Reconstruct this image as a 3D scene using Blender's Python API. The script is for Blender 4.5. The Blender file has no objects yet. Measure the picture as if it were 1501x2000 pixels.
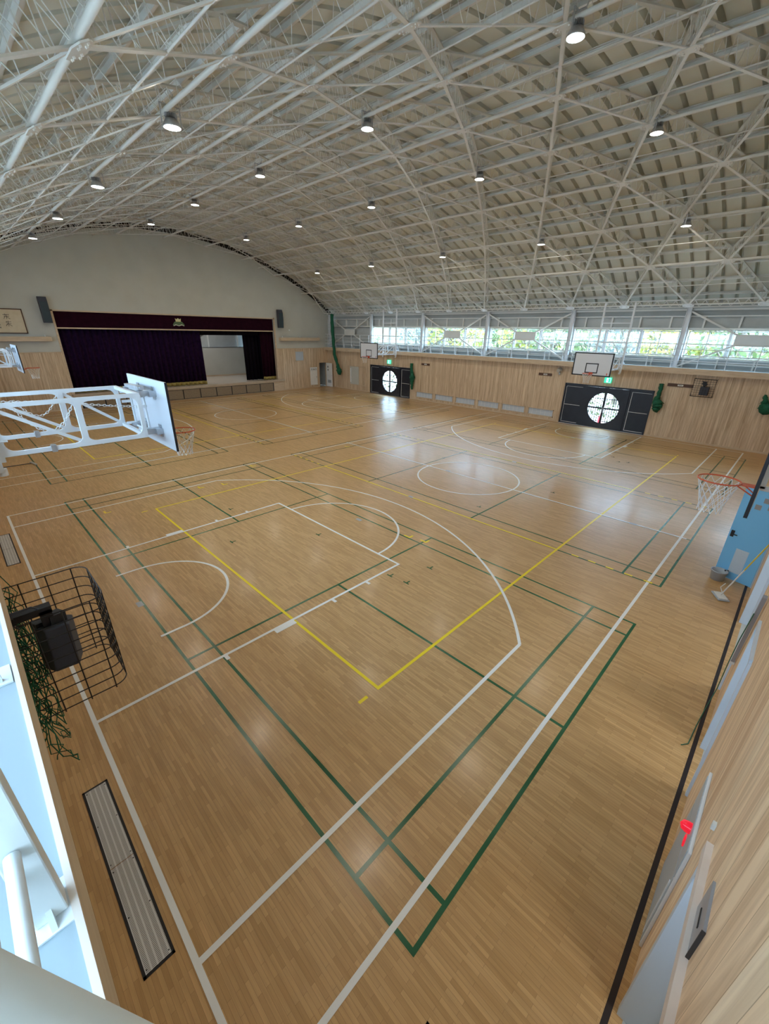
import bpy, math, random
from mathutils import Vector, Matrix
random.seed(7)
SC = bpy.context.scene
COL = SC.collection
PI = math.pi

# ---------------------------------------------------------------- camera, sky, light, exposure
cam_d = bpy.data.cameras.new('camera'); cam = bpy.data.objects.new('camera', cam_d); COL.objects.link(cam)
cam_d.sensor_fit = 'VERTICAL'; cam_d.sensor_height = 36.0; cam_d.lens = 805.068 / 2000 * 36
cam_d.clip_start = 0.02; cam_d.clip_end = 500
RM = Matrix(((0.7033005, 0.2740546, -0.6559439), (-0.7106911, 0.29302, -0.6395759), (0.0169259, 0.9159876, 0.4008493)))
cam.matrix_world = Matrix.Translation((-0.1202, -7.7087, 4.7211)) @ RM.to_4x4()
SC.camera = cam
SC.view_settings.view_transform = 'Standard'; SC.view_settings.look = 'None'
SC.view_settings.gamma = 1.0; SC.view_settings.use_curve_mapping = False
SC.view_settings.exposure = 0.95
SC.cycles.use_denoising = True
SC.cycles.max_bounces = 8; SC.cycles.diffuse_bounces = 5; SC.cycles.transparent_max_bounces = 12
SC.cycles.sample_clamp_indirect = 6.0; SC.cycles.caustics_reflective = False; SC.cycles.caustics_refractive = False

SKY = 11.5; LAMP_W = 24.0
world = bpy.data.worlds.new('sky'); SC.world = world; world.use_nodes = True
bg = world.node_tree.nodes['Background']; bg.inputs[0].default_value = (0.50, 0.73, 1.0, 1); bg.inputs[1].default_value = SKY
sun_d = bpy.data.lights.new('sun', 'SUN'); sun_d.energy = 12.0; sun_d.angle = 0.02; sun_d.color = (1.0, 0.95, 0.88)
sun = bpy.data.objects.new('sun', sun_d); COL.objects.link(sun); sun.rotation_euler = (math.radians(-34), math.radians(8), 0)

def portal(name, loc, rot, sx, sy):
    l = bpy.data.lights.new(name, 'AREA'); l.shape = 'RECTANGLE'; l.size = sx; l.size_y = sy; l.energy = 1.0
    l.cycles.is_portal = True
    o = bpy.data.objects.new(name, l); COL.objects.link(o); o.location = loc; o.rotation_euler = rot
portal('sky_portal_window_side', (25.45, 5.2, 4.43), (0, PI/2, 0), 1.3, 26.8)
portal('sky_portal_near_side', (-1.45, 5.2, 4.43), (0, -PI/2, 0), 1.3, 26.8)

# hall dimensions (metres); x across the hall, y along it, z up
XL, XR = -0.55, 24.55          # wooden wall faces
YN, YS = -8.10, 23.95          # near end wall, stage wall
ZW = 3.38                      # top of wooden wall / gallery floor
RC, ZC, XC = 21.663, -11.763, 12.0   # vault radius, centre
TH0, DTH = -0.35, 7.0
Y0, DY = -0.14, 1.3335
def th(k): return math.radians(TH0 + DTH * k)
def vault(k, y, dr=0.0):
    a = th(k); r = RC + dr
    return Vector((XC + r * math.sin(a), y, ZC + r * math.cos(a)))

# ---------------------------------------------------------------- materials
def mat(name, col=(0.8, 0.8, 0.8), rough=0.5, metal=0.0, emit=None, es=0.0, spec=0.5, coat=0.0):
    m = bpy.data.materials.new(name); m.use_nodes = True
    b = m.node_tree.nodes['Principled BSDF']
    b.inputs['Base Color'].default_value = (*col, 1); b.inputs['Roughness'].default_value = rough
    b.inputs['Metallic'].default_value = metal; b.inputs['Specular IOR Level'].default_value = spec
    b.inputs['Coat Weight'].default_value = coat
    if emit: b.inputs['Emission Color'].default_value = (*emit, 1); b.inputs['Emission Strength'].default_value = es
    return m
def N(m, t, **kw):
    n = m.node_tree.nodes.new(t)
    for k, v in kw.items(): setattr(n, k, v)
    return n
def L(m, a, b): m.node_tree.links.new(a, b)
def BS(m): return m.node_tree.nodes['Principled BSDF']
def noisy(name, c1, c2, scale=3.0, rough=0.6, stretch=(1, 1, 1), bump=0.0, **kw):
    m = mat(name, c1, rough, **kw)
    tc = N(m, 'ShaderNodeTexCoord'); mp = N(m, 'ShaderNodeMapping'); mp.inputs['Scale'].default_value = stretch
    nz = N(m, 'ShaderNodeTexNoise'); nz.inputs['Scale'].default_value = scale; nz.inputs['Detail'].default_value = 5
    cr = N(m, 'ShaderNodeValToRGB'); cr.color_ramp.elements[0].position = 0.3; cr.color_ramp.elements[1].position = 0.7
    cr.color_ramp.elements[0].color = (*c1, 1); cr.color_ramp.elements[1].color = (*c2, 1)
    L(m, tc.outputs['Object'], mp.inputs[0]); L(m, mp.outputs[0], nz.inputs['Vector']); L(m, nz.outputs[0], cr.inputs[0])
    L(m, cr.outputs[0], BS(m).inputs['Base Color'])
    if bump:
        bp = N(m, 'ShaderNodeBump'); bp.inputs['Strength'].default_value = bump; bp.inputs['Distance'].default_value = 0.01
        L(m, nz.outputs[0], bp.inputs['Height']); L(m, bp.outputs[0], BS(m).inputs['Normal'])
    return m
def boards(name, axis, width, base, tones, rough=0.55, grain=True):
    """vertical boards; axis = world axis across the boards (0 x, 1 y), random tone per board, grain along z"""
    m = mat(name, base, rough)
    tc = N(m, 'ShaderNodeTexCoord'); sp = N(m, 'ShaderNodeSeparateXYZ'); L(m, tc.outputs['Object'], sp.inputs[0])
    dv = N(m, 'ShaderNodeMath', operation='DIVIDE'); dv.inputs[1].default_value = width; L(m, sp.outputs[axis], dv.inputs[0])
    fl = N(m, 'ShaderNodeMath', operation='FLOOR'); L(m, dv.outputs[0], fl.inputs[0])
    fr = N(m, 'ShaderNodeMath', operation='FRACT'); L(m, dv.outputs[0], fr.inputs[0])
    wn = N(m, 'ShaderNodeTexWhiteNoise', noise_dimensions='1D'); L(m, fl.outputs[0], wn.inputs['W'])
    cr = N(m, 'ShaderNodeValToRGB')
    for i, (p, c) in enumerate(tones):
        e = cr.color_ramp.elements[i] if i < 2 else cr.color_ramp.elements.new(p)
        e.position = p; e.color = (*c, 1)
    L(m, wn.outputs['Value'], cr.inputs[0])
    mp = N(m, 'ShaderNodeMapping'); mp.inputs['Scale'].default_value = (9, 9, 0.55); L(m, tc.outputs['Object'], mp.inputs[0])
    ad = N(m, 'ShaderNodeVectorMath', operation='ADD'); L(m, mp.outputs[0], ad.inputs[0])
    cx = N(m, 'ShaderNodeCombineXYZ'); ml = N(m, 'ShaderNodeMath', operation='MULTIPLY'); ml.inputs[1].default_value = 13.7
    L(m, wn.outputs['Value'], ml.inputs[0]); L(m, ml.outputs[0], cx.inputs[2]); L(m, cx.outputs[0], ad.inputs[1])
    nz = N(m, 'ShaderNodeTexNoise'); nz.inputs['Scale'].default_value = 1.6; nz.inputs['Detail'].default_value = 6; nz.inputs['Distortion'].default_value = 0.8
    L(m, ad.outputs[0], nz.inputs['Vector'])
    cg = N(m, 'ShaderNodeValToRGB'); cg.color_ramp.elements[0].position = 0.32; cg.color_ramp.elements[0].color = (0.66, 0.56, 0.46, 1)
    cg.color_ramp.elements[1].position = 0.62; cg.color_ramp.elements[1].color = (1.05, 1.04, 1.0, 1)
    L(m, nz.outputs[0], cg.inputs[0])
    mx = N(m, 'ShaderNodeMix', data_type='RGBA', blend_type='MULTIPLY'); mx.inputs[0].default_value = 0.8
    L(m, cr.outputs[0], mx.inputs[6]); L(m, cg.outputs[0], mx.inputs[7])
    lt = N(m, 'ShaderNodeMath', operation='LESS_THAN'); lt.inputs[1].default_value = 0.035; L(m, fr.outputs[0], lt.inputs[0])
    m2 = N(m, 'ShaderNodeMix', data_type='RGBA', blend_type='MULTIPLY'); m2.inputs[7].default_value = (0.62, 0.55, 0.48, 1)
    L(m, lt.outputs[0], m2.inputs[0]); L(m, mx.outputs[2], m2.inputs[6]); L(m, m2.outputs[2], BS(m).inputs['Base Color'])
    return m

WT = [(0.0, (0.60, 0.46, 0.32)), (1.0, (0.78, 0.65, 0.49)), (0.35, (0.72, 0.57, 0.41)), (0.7, (0.67, 0.52, 0.37))]
WN_LIT = [(0.0, (0.76, 0.50, 0.31)), (1.0, (0.95, 0.74, 0.52)), (0.35, (0.90, 0.66, 0.44)), (0.7, (0.84, 0.58, 0.37))]  # same pine as the other walls, tones raised to carry the window light
M = {}
M['wood_x'] = boards('pine boards along x', 0, 0.105, (0.6, 0.45, 0.3), WT)
M['wood_y'] = boards('pine boards along y', 1, 0.105, (0.6, 0.45, 0.3), WT)
M['wood_near_lit'] = boards('pine boards along x brightened for daylight', 0, 0.16, (0.8, 0.6, 0.4), WN_LIT)
M['ply'] = noisy('pale plywood', (0.56, 0.42, 0.28), (0.68, 0.54, 0.38), 2.0, 0.5, (1, 1, 6))
M['ply_edge'] = noisy('pink plywood edge', (0.72, 0.58, 0.48), (0.8, 0.68, 0.6), 4.0, 0.5, (1, .2, 6))
M['white'] = noisy('off white plaster', (0.53, 0.53, 0.48), (0.57, 0.57, 0.52), 1.2, 0.85)
M['panel_grey'] = noisy('pale grey wall sheeting', (0.44, 0.46, 0.45), (0.50, 0.52, 0.51), 2.0, 0.7)
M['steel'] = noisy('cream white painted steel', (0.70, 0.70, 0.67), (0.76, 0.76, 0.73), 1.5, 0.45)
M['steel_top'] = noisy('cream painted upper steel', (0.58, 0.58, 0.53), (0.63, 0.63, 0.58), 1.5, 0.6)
M['steel2'] = noisy('white painted steel', (0.74, 0.76, 0.78), (0.80, 0.82, 0.84), 2.0, 0.4)
M['deck'] = noisy('beige roof deck', (0.60, 0.605, 0.53), (0.66, 0.665, 0.59), 0.8, 0.8)
M['galvanised'] = noisy('galvanised steel', (0.45, 0.47, 0.5), (0.6, 0.62, 0.65), 8.0, 0.35, metal=0.7)
M['black'] = mat('black paint', (0.012, 0.012, 0.016), 0.5)
M['flat_black'] = mat('black gap', (0.02, 0.02, 0.022), 0.9)
M['navy'] = noisy('navy door laminate', (0.010, 0.014, 0.026), (0.016, 0.021, 0.036), 3, 0.4)
M['board'] = mat('backboard white', (0.70, 0.73, 0.78), 0.35)
M['orange'] = mat('orange rim paint', (0.62, 0.09, 0.03), 0.4)
M['netting'] = mat('white cord', (0.8, 0.8, 0.8), 0.8)
M['green_net'] = noisy('green netting', (0.005, 0.07, 0.035), (0.01, 0.16, 0.08), 30, 0.8)
M['curtain'] = noisy('plum velvet', (0.010, 0.003, 0.018), (0.022, 0.006, 0.034), 6, 0.95, spec=0.1)
M['valance'] = noisy('maroon velvet', (0.014, 0.002, 0.008), (0.022, 0.003, 0.011), 4, 0.95, spec=0.1)
M['dark_cloth'] = mat('black stage cloth', (0.006, 0.004, 0.008), 0.95, spec=0.1)
M['gold'] = noisy('gold fringe', (0.30, 0.22, 0.05), (0.42, 0.32, 0.09), 60, 0.6)
M['stage_floor'] = noisy('stage boards', (0.46, 0.37, 0.28), (0.54, 0.44, 0.34), 3, 0.35, (1, 8, 1))
M['apron'] = noisy('brown stage drawer front', (0.24, 0.175, 0.11), (0.28, 0.21, 0.135), 10, 0.6)
M['speaker'] = mat('dark blue grey speaker', (0.05, 0.055, 0.075), 0.6)
M['speaker_face'] = noisy('speaker mesh', (0.02, 0.04, 0.055), (0.03, 0.055, 0.07), 90, 0.6)
M['paper'] = noisy('aged paper', (0.62, 0.52, 0.36), (0.70, 0.60, 0.44), 3, 0.8)
M['ink'] = mat('ink', (0.05, 0.04, 0.035), 0.8)
M['brown'] = mat('dark brown sign board', (0.10, 0.05, 0.03), 0.6)
M['label'] = mat('white label', (0.75, 0.75, 0.72), 0.6)
M['skyblue'] = mat('light blue door paint', (0.20, 0.54, 0.86), 0.45)
M['bluewhite'] = mat('pale door frame paint', (0.62, 0.70, 0.80), 0.4)
M['glass_grey'] = mat('grey frosted glass', (0.30, 0.29, 0.30), 0.3)
M['yellow'] = mat('yellow tool', (0.75, 0.55, 0.05), 0.5)
M['tub'] = mat('grey plastic', (0.42, 0.46, 0.50), 0.4)
M['red'] = mat('red alarm lens', (0.85, 0.01, 0.03), 0.2, emit=(1, 0.02, 0.05), es=0.25)
M['gallery'] = mat('white gallery sheet', (0.34, 0.40, 0.43), 0.55)
M['handrail'] = noisy('grey cream handrail', (0.74, 0.73, 0.68), (0.78, 0.77, 0.72), 6, 0.5)
M['lamp_glow'] = mat('lamp lens', (1, 1, 1), 0.5, emit=(0.93, 1.0, 0.97), es=14.0)
M['exit_green'] = mat('exit sign green', (0.02, 0.45, 0.25), 0.4, emit=(0.03, 0.62, 0.36), es=0.8)
M['exit_white'] = mat('exit sign white', (0.9, 0.95, 0.9), 0.4, emit=(0.75, 1.0, 0.88), es=1.0)
M['bark'] = noisy('bark', (0.10, 0.08, 0.06), (0.2, 0.17, 0.13), 8, 0.9)
M['leaf_a'] = noisy('yellow green leaves', (0.12, 0.15, 0.015), (0.25, 0.24, 0.03), 0.9, 0.8)
M['leaf_b'] = noisy('green leaves', (0.035, 0.075, 0.018), (0.09, 0.14, 0.035), 0.9, 0.8)
M['leaf_c'] = noisy('grey green leaves', (0.05, 0.065, 0.055), (0.11, 0.13, 0.12), 0.9, 0.8)
M['concrete'] = noisy('concrete yard', (0.60, 0.59, 0.56), (0.68, 0.67, 0.64), 2, 0.9)
M['hill'] = noisy('wooded hill', (0.05, 0.07, 0.04), (0.12, 0.13, 0.08), 0.35, 0.9)
M['vent'] = mat('blue grey vent', (0.58, 0.65, 0.72), 0.4)
M['line_white'] = noisy('white court tape', (0.86, 0.88, 0.88), (0.90, 0.92, 0.92), 3, 0.3)
M['line_yellow'] = noisy('yellow court tape', (0.92, 0.70, 0.0), (0.95, 0.75, 0.01), 3, 0.35)
M['line_green'] = noisy('green court tape', (0.008, 0.09, 0.03), (0.03, 0.15, 0.07), 2, 0.25)
M['line_black'] = mat('dark seam tape', (0.018, 0.010, 0.010), 0.5)

# floor: narrow strips running along y, satin varnish
def floor_mat():
    m = mat('gym floor maple strips', (0.4, 0.25, 0.12), 0.36, coat=0.14, spec=0.42)
    BS(m).inputs['Coat Roughness'].default_value = 0.16
    tc = N(m, 'ShaderNodeTexCoord'); mp = N(m, 'ShaderNodeMapping'); mp.inputs['Rotation'].default_value = (0, 0, PI/2)
    br = N(m, 'ShaderNodeTexBrick'); br.offset = 0.37; br.inputs['Scale'].default_value = 1.0
    br.inputs['Brick Width'].default_value = 0.38; br.inputs['Row Height'].default_value = 0.036
    br.inputs['Mortar Size'].default_value = 0.0009; br.inputs['Bias'].default_value = 0.0
    br.inputs['Color1'].default_value = (0.51, 0.305, 0.125, 1); br.inputs['Color2'].default_value = (0.645, 0.405, 0.185, 1)
    br.inputs['Mortar'].default_value = (0.30, 0.17, 0.075, 1)
    L(m, tc.outputs['Object'], mp.inputs[0]); L(m, mp.outputs[0], br.inputs['Vector'])
    nz = N(m, 'ShaderNodeTexNoise'); nz.inputs['Scale'].default_value = 1.0; nz.inputs['Detail'].default_value = 6
    m2 = N(m, 'ShaderNodeMapping'); m2.inputs['Scale'].default_value = (40, 3.0, 1); L(m, tc.outputs['Object'], m2.inputs[0]); L(m, m2.outputs[0], nz.inputs['Vector'])
    cr = N(m, 'ShaderNodeValToRGB'); cr.color_ramp.elements[0].position = 0.35; cr.color_ramp.elements[0].color = (0.86, 0.85, 0.82, 1)
    cr.color_ramp.elements[1].position = 0.65; cr.color_ramp.elements[1].color = (1.06, 1.06, 1.06, 1)
    L(m, nz.outputs[0], cr.inputs[0])
    mx = N(m, 'ShaderNodeMix', data_type='RGBA', blend_type='MULTIPLY'); mx.inputs[0].default_value = 0.7
    L(m, br.outputs['Color'], mx.inputs[6]); L(m, cr.outputs[0], mx.inputs[7])
    L(m, mx.outputs[2], BS(m).inputs['Base Color'])
    n3 = N(m, 'ShaderNodeTexNoise'); n3.inputs['Scale'].default_value = 0.7; n3.inputs['Detail'].default_value = 4
    mr = N(m, 'ShaderNodeMapRange'); mr.inputs['To Min'].default_value = 0.28; mr.inputs['To Max'].default_value = 0.40
    L(m, tc.outputs['Object'], n3.inputs['Vector']); L(m, n3.outputs[0], mr.inputs[0]); L(m, mr.outputs[0], BS(m).inputs['Roughness'])
    bp = N(m, 'ShaderNodeBump'); bp.inputs['Strength'].default_value = 0.12; bp.inputs['Distance'].default_value = 0.002
    L(m, nz.outputs[0], bp.inputs['Height']); L(m, bp.outputs[0], BS(m).inputs['Normal'])
    return m
M['floor'] = floor_mat()
def grate_mat():
    m = mat('perforated grate', (0.5, 0.5, 0.5), 0.45)
    tc = N(m, 'ShaderNodeTexCoord'); sp = N(m, 'ShaderNodeSeparateXYZ'); L(m, tc.outputs['Object'], sp.inputs[0])
    def fract_lt(sock, period, duty, off=0.0):
        d = N(m, 'ShaderNodeMath', operation='MULTIPLY_ADD'); d.inputs[1].default_value = 1/period; d.inputs[2].default_value = off; L(m, sock, d.inputs[0])
        f = N(m, 'ShaderNodeMath', operation='FRACT'); L(m, d.outputs[0], f.inputs[0])
        l = N(m, 'ShaderNodeMath', operation='LESS_THAN'); l.inputs[1].default_value = duty; L(m, f.outputs[0], l.inputs[0]); return l.outputs[0]
    a = fract_lt(sp.outputs[1], 0.0125, 0.42); b = fract_lt(sp.outputs[0], 0.046, 0.72)
    ab = N(m, 'ShaderNodeMath', operation='MULTIPLY'); L(m, a, ab.inputs[0]); L(m, b, ab.inputs[1])
    mx = N(m, 'ShaderNodeMix', data_type='RGBA'); mx.inputs[6].default_value = (0.66, 0.66, 0.65, 1); mx.inputs[7].default_value = (0.14, 0.13, 0.12, 1)
    L(m, ab.outputs[0], mx.inputs[0]); L(m, mx.outputs[2], BS(m).inputs['Base Color'])
    return m
M['grate'] = grate_mat()
def glass_mat(name, tint, gl=0.06):
    m = bpy.data.materials.new(name); m.use_nodes = True; nt = m.node_tree
    for n in list(nt.nodes): nt.nodes.remove(n)
    o = N(m, 'ShaderNodeOutputMaterial'); t = N(m, 'ShaderNodeBsdfTransparent'); t.inputs[0].default_value = (*tint, 1)
    g = N(m, 'ShaderNodeBsdfGlossy'); g.inputs['Roughness'].default_value = 0.03
    x = N(m, 'ShaderNodeMixShader'); x.inputs[0].default_value = gl
    L(m, t.outputs[0], x.inputs[1]); L(m, g.outputs[0], x.inputs[2]); L(m, x.outputs[0], o.inputs[0])
    return m
M['glass'] = glass_mat('window glass', (0.93, 0.97, 0.97))
def leafy(name, c1, c2):
    m = noisy(name, c1, c2, 0.8, 0.8)
    return m

# ---------------------------------------------------------------- mesh builder
class MB:
    def __init__(s): s.v = []; s.f = []; s.m = []; s.sm = []
    def add(s, vs, fs, mi=0, smooth=False):
        o = len(s.v); s.v += [tuple(p) for p in vs]
        for f in fs: s.f.append([i + o for i in f]); s.m.append(mi); s.sm.append(smooth)
        return s
    def box(s, x0, x1, y0, y1, z0, z1, mi=0):
        if x0 > x1: x0, x1 = x1, x0
        if y0 > y1: y0, y1 = y1, y0
        if z0 > z1: z0, z1 = z1, z0
        return s.add([(x0,y0,z0),(x1,y0,z0),(x1,y1,z0),(x0,y1,z0),(x0,y0,z1),(x1,y0,z1),(x1,y1,z1),(x0,y1,z1)],
                     [(0,3,2,1),(4,5,6,7),(0,1,5,4),(1,2,6,5),(2,3,7,6),(3,0,4,7)], mi)
    def bar(s, a, b, w, h, up=(0, 0, 1), mi=0):
        """rectangular bar from a to b, h along up"""
        a = Vector(a); b = Vector(b); d = (b - a).normalized(); u = Vector(up); u = u - d * u.dot(d)
        if u.length < 1e-5: u = Vector((1, 0, 0)); u = u - d * u.dot(d)
        u.normalize(); r = d.cross(u)
        vs = []
        for p in (a, b):
            for i, j in ((-1, -1), (1, -1), (1, 1), (-1, 1)): vs.append(p + r * (i * w / 2) + u * (j * h / 2))
        return s.add(vs, [(0,1,2,3),(7,6,5,4),(0,4,5,1),(1,5,6,2),(2,6,7,3),(3,7,4,0)], mi)
    def tube(s, pts, r, n=6, closed=False, mi=0, smooth=True, caps=True):
        pts = [Vector(p) for p in pts]; k = len(pts); rings = []; u = None
        for i in range(k):
            if closed: d = pts[(i + 1) % k] - pts[i - 1]
            else: d = pts[min(i + 1, k - 1)] - pts[max(i - 1, 0)]
            d.normalize()
            if u is None:
                u = Vector((0, 0, 1)); 
                if abs(d.z) > 0.9: u = Vector((1, 0, 0))
            u = u - d * u.dot(d); u.normalize(); w = d.cross(u)
            rr = r[i] if isinstance(r, (list, tuple)) else r
            rings.append([pts[i] + (u * math.cos(2*PI*j/n) + w * math.sin(2*PI*j/n)) * rr for j in range(n)])
        vs = [p for g in rings for p in g]; fs = []
        for i in range(k if closed else k - 1):
            a = i * n; b = ((i + 1) % k) * n
            for j in range(n): fs.append((a + j, a + (j + 1) % n, b + (j + 1) % n, b + j))
        s.add(vs, fs, mi, smooth)
        if caps and not closed:
            s.add(rings[0], [tuple(range(n - 1, -1, -1))], mi); s.add(rings[-1], [tuple(range(n))], mi)
        return s
    def prism(s, poly, axis, a, b, mi=0):
        """polygon (u,v) extruded along axis from a to b; u,v are the other two axes in xyz order"""
        def P(u, v, w):
            return (w, u, v) if axis == 0 else ((u, w, v) if axis == 1 else (u, v, w))
        n = len(poly); vs = [P(u, v, a) for u, v in poly] + [P(u, v, b) for u, v in poly]
        fs = [tuple(range(n)), tuple(range(2*n - 1, n - 1, -1))] + [(i, i + n, (i + 1) % n + n, (i + 1) % n) for i in range(n)]
        return s.add(vs, fs, mi)
    def lathe(s, prof, c, n=24, mi=0, smooth=True, axis='z'):
        vs = []; k = len(prof)
        for j in range(n):
            a = 2*PI*j/n
            for r, z in prof:
                vs.append((c[0] + r*math.cos(a), c[1] + r*math.sin(a), c[2] + z))
        fs = [(j*k + i, ((j+1) % n)*k + i, ((j+1) % n)*k + i + 1, j*k + i + 1) for j in range(n) for i in range(k - 1)]
        return s.add(vs, fs, mi, smooth)
    def arc_ring(s, cx, cy, r, w, a0, a1, z, t=0.001, n=48, mi=0):
        vs = []; 
        for i in range(n + 1):
            a = a0 + (a1 - a0)*i/n
            for rr in (r - w/2, r + w/2): vs.append((cx + rr*math.cos(a), cy + rr*math.sin(a), z))
        return s.add(vs, [(2*i, 2*i+1, 2*i+3, 2*i+2) for i in range(n)], mi)
    def rect(s, x0, x1, y0, y1, z, mi=0):
        z += len(s.f)*4e-6
        return s.add([(x0,y0,z),(x1,y0,z),(x1,y1,z),(x0,y1,z)], [(0,1,2,3)], mi)
    def build(s, name, m, parent=None, bevel=0.0):
        me = bpy.data.meshes.new(name); me.from_pydata(s.v, [], s.f)
        ms = m if isinstance(m, (list, tuple)) else [m]
        for x in ms: me.materials.append(M[x] if isinstance(x, str) else x)
        me.polygons.foreach_set('material_index', s.m); me.polygons.foreach_set('use_smooth', s.sm); me.update()
        o = bpy.data.objects.new(name, me); COL.objects.link(o)
        if parent: o.parent = parent
        if bevel:
            b = o.modifiers.new('bevel', 'BEVEL'); b.width = bevel; b.segments = 2; b.limit_method = 'ANGLE'
        return o
def tag(o, label=None, cat=None, group=None, kind=None):
    if label: o['label'] = label
    if cat: o['category'] = cat
    if group: o['group'] = group
    if kind: o['kind'] = kind
    return o
def empty(name, loc=(0, 0, 0), rz=0.0):
    o = bpy.data.objects.new(name, None); COL.objects.link(o); o.location = loc; o.rotation_euler = (0, 0, rz); o.empty_display_size = 0.1
    return o
def thing(name, label, cat, loc=(0, 0, 0), rz=0.0, group=None):
    return tag(empty(name, loc, rz), label, cat, group)
def struct(name, mb, m, label=None, cat=None, parent=None):
    o = mb.build(name, m, parent)
    if not parent: tag(o, label, cat, kind='structure')
    return o
def dup(root, loc=None, rz=None, label=None, group=None):
    r = root.copy(); COL.objects.link(r)
    if loc is not None: r.location = loc
    if rz is not None: r.rotation_euler = (0, 0, rz)
    if label: r['label'] = label
    if group: r['group'] = group
    for ch in [c for c in root.children]:
        c = ch.copy(); COL.objects.link(c); c.parent = r
        for g in ch.children:
            d = g.copy(); COL.objects.link(d); d.parent = c
    return r
ORD = ['first', 'second', 'third', 'fourth', 'fifth', 'sixth', 'seventh', 'eighth', 'ninth', 'tenth', 'eleventh', 'twelfth', 'thirteenth', 'fourteenth', 'fifteenth']

# ================================================================ THE SETTING
# ---- floor with its tape markings
fl = MB(); fl.box(XL - 0.05, XR + 0.05, YN - 0.02, YS + 0.02, -0.12, 0.0)
floor = struct('floor', fl, 'floor', 'varnished wooden strip gym floor marked with court lines', 'floor')
W5 = 0.052
def court(mb, cy, z):
    H = 6.535; A = 5.57; Lc = 24.03; h = W5 / 2
    def hl(y, x0, x1, w=W5): mb.rect(x0, x1, y - w/2, y + w/2, z)
    def vl(x, y0, y1, w=W5): mb.rect(x - w/2, x + w/2, y0, y1, z)
    hl(cy - H, -h, Lc + h); hl(cy + H, -h, Lc + h); vl(0, cy - H, cy + H); vl(Lc, cy - H, cy + H); vl(Lc/2, cy - H - .12, cy + H + .12)
    mb.arc_ring(Lc/2, cy, 1.775, W5, 0, 2*PI, z, n=96)
    for s in (0, 1):
        X = (lambda u: u) if s == 0 else (lambda u: Lc - u)
        def vv(u, y0, y1): vl(X(u), y0, y1)
        def hh(y, u0, u1, w=W5): a, b = sorted((X(u0), X(u1))); hl(y, a, b, w)
        xs = 1.575 + math.sqrt(6.725**2 - A*A)
        hh(cy - A, 0, xs); hh(cy + A, 0, xs)
        a = math.asin(A / 6.725)
        a0, a1 = (-a, a) if s == 0 else (PI - a, PI + a)
        mb.arc_ring(X(1.575), cy, 6.725, W5, a0, a1, z, n=110)
        hh(cy + 2.425, 0, 5.8); hh(cy - 2.425, 0, 5.8); vv(5.775, cy - 2.45, cy + 2.45)
        a0, a1 = (-PI/2, PI/2) if s == 0 else (PI/2, 3*PI/2)
        mb.arc_ring(X(5.775), cy, 1.775, W5, a0, a1, z, n=56)
        mb.arc_ring(X(1.575), cy, 1.275, W5, a0, a1, z, n=48)
        hh(cy + 1.275, 1.2, 1.575); hh(cy - 1.275, 1.2, 1.575)
        for sg in (-1, 1):
            hh(cy + sg * 2.50, 2.62, 3.02, 0.10)
            for u in (1.76, 3.90, 4.78): 
                a, b = sorted((X(u - .03), X(u + .03))); mb.rect(a, b, cy + sg*2.45, cy + sg*2.55, z) if sg > 0 else mb.rect(a, b, cy - 2.55, cy - 2.45, z)
wl = MB(); court(wl, 0, 0.0040); court(wl, 16.0, 0.0040)
wl.build('white_court_markings', 'line_white', floor)
yl = MB()
for cy, zz in ((-0.08, 0.0030), (15.6, 0.0030)):
    for sg in (-1, 1):
        y = cy + sg*4.5; yl.rect(3, 21.05, y - .025, y + .025, zz)
        for q in range(5):
            for X in (9.05, 15.0): a = cy + sg*(4.85 + q*0.38); yl.rect(X - .03, X + .02, min(a, a + sg*.16), max(a, a + sg*.16), zz + .0012)
        for X in (2.65, 21.2): yl.rect(X, X + .16, y - .025, y + .025, zz)
    for X in (3.025, 9.03, 15.02, 21.03): yl.rect(X - .025, X + .025, cy - 4.52, cy + 4.52, zz)
for (x, y) in ((6.9, -1.75), (7.0, -2.2), (1.9, 5.0), (4.6, 5.2), (5.3, 5.0), (7.0, 6.2), (11.5, 6.0)):
    yl.rect(x, x + .05, y, y + .2, 0.003); yl.rect(x, x + .16, y, y + .05, 0.0031)
yl.build('yellow_court_markings', 'line_yellow', floor)
gl = MB()
for cy in (-0.04, 15.5):
    for x0, x1 in ((1.27, 7.34), (9.0, 15.0), (16.7, 22.77)):
        z = 0.0018; w = .022
        for X in (x0 + .02, x1 - .02, x0 + .46, x1 - .46): gl.rect(X - w, X + w, cy - 6.74, cy + 6.74, z)
        for dy in (6.72, 6.0, 2.08):
            for sg in (-1, 1): y = cy + sg*dy; gl.rect(x0, x1, y - w, y + w, z + .0003)
        xm = (x0 + x1)/2
        for sg in (-1, 1): gl.rect(xm - w, xm + w, *sorted((cy + sg*2.08, cy + sg*6.72)), z + .0005)
for (x, y) in ((5.28, -2.69), (6.13, -3.08), (5.33, -3.11), (5.34, -.11), (3.6, 1.0), (4.5, 2.9), (9.9, -1.9), (12.7, -2.9), (18.2, -3.2), (18.8, -2.8), (18.4, -3.5), (13.3, 2.0)):
    gl.rect(x, x + .03, y, y + .15, 0.0027); gl.rect(x, x + .12, y + .05, y + .08, 0.0029)
gl.build('green_court_markings', 'line_green', floor)
sm = MB(); sm.rect(-.4, 24.4, -8.045, -8.0, 0.0015); sm.build('dark_seam_strip', 'line_black', floor)
tp = MB()
for (x, y) in ((1.24, -.07), (6.72, -.06), (12.05, .9), (9.05, .1), (21.1, -.1), (15.0, -.2), (12.0, -5.4)): tp.rect(x - .05, x + .05, y - .1, y + .08, 0.0052)
tp.build('tape_patch', 'tub', floor)

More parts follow.
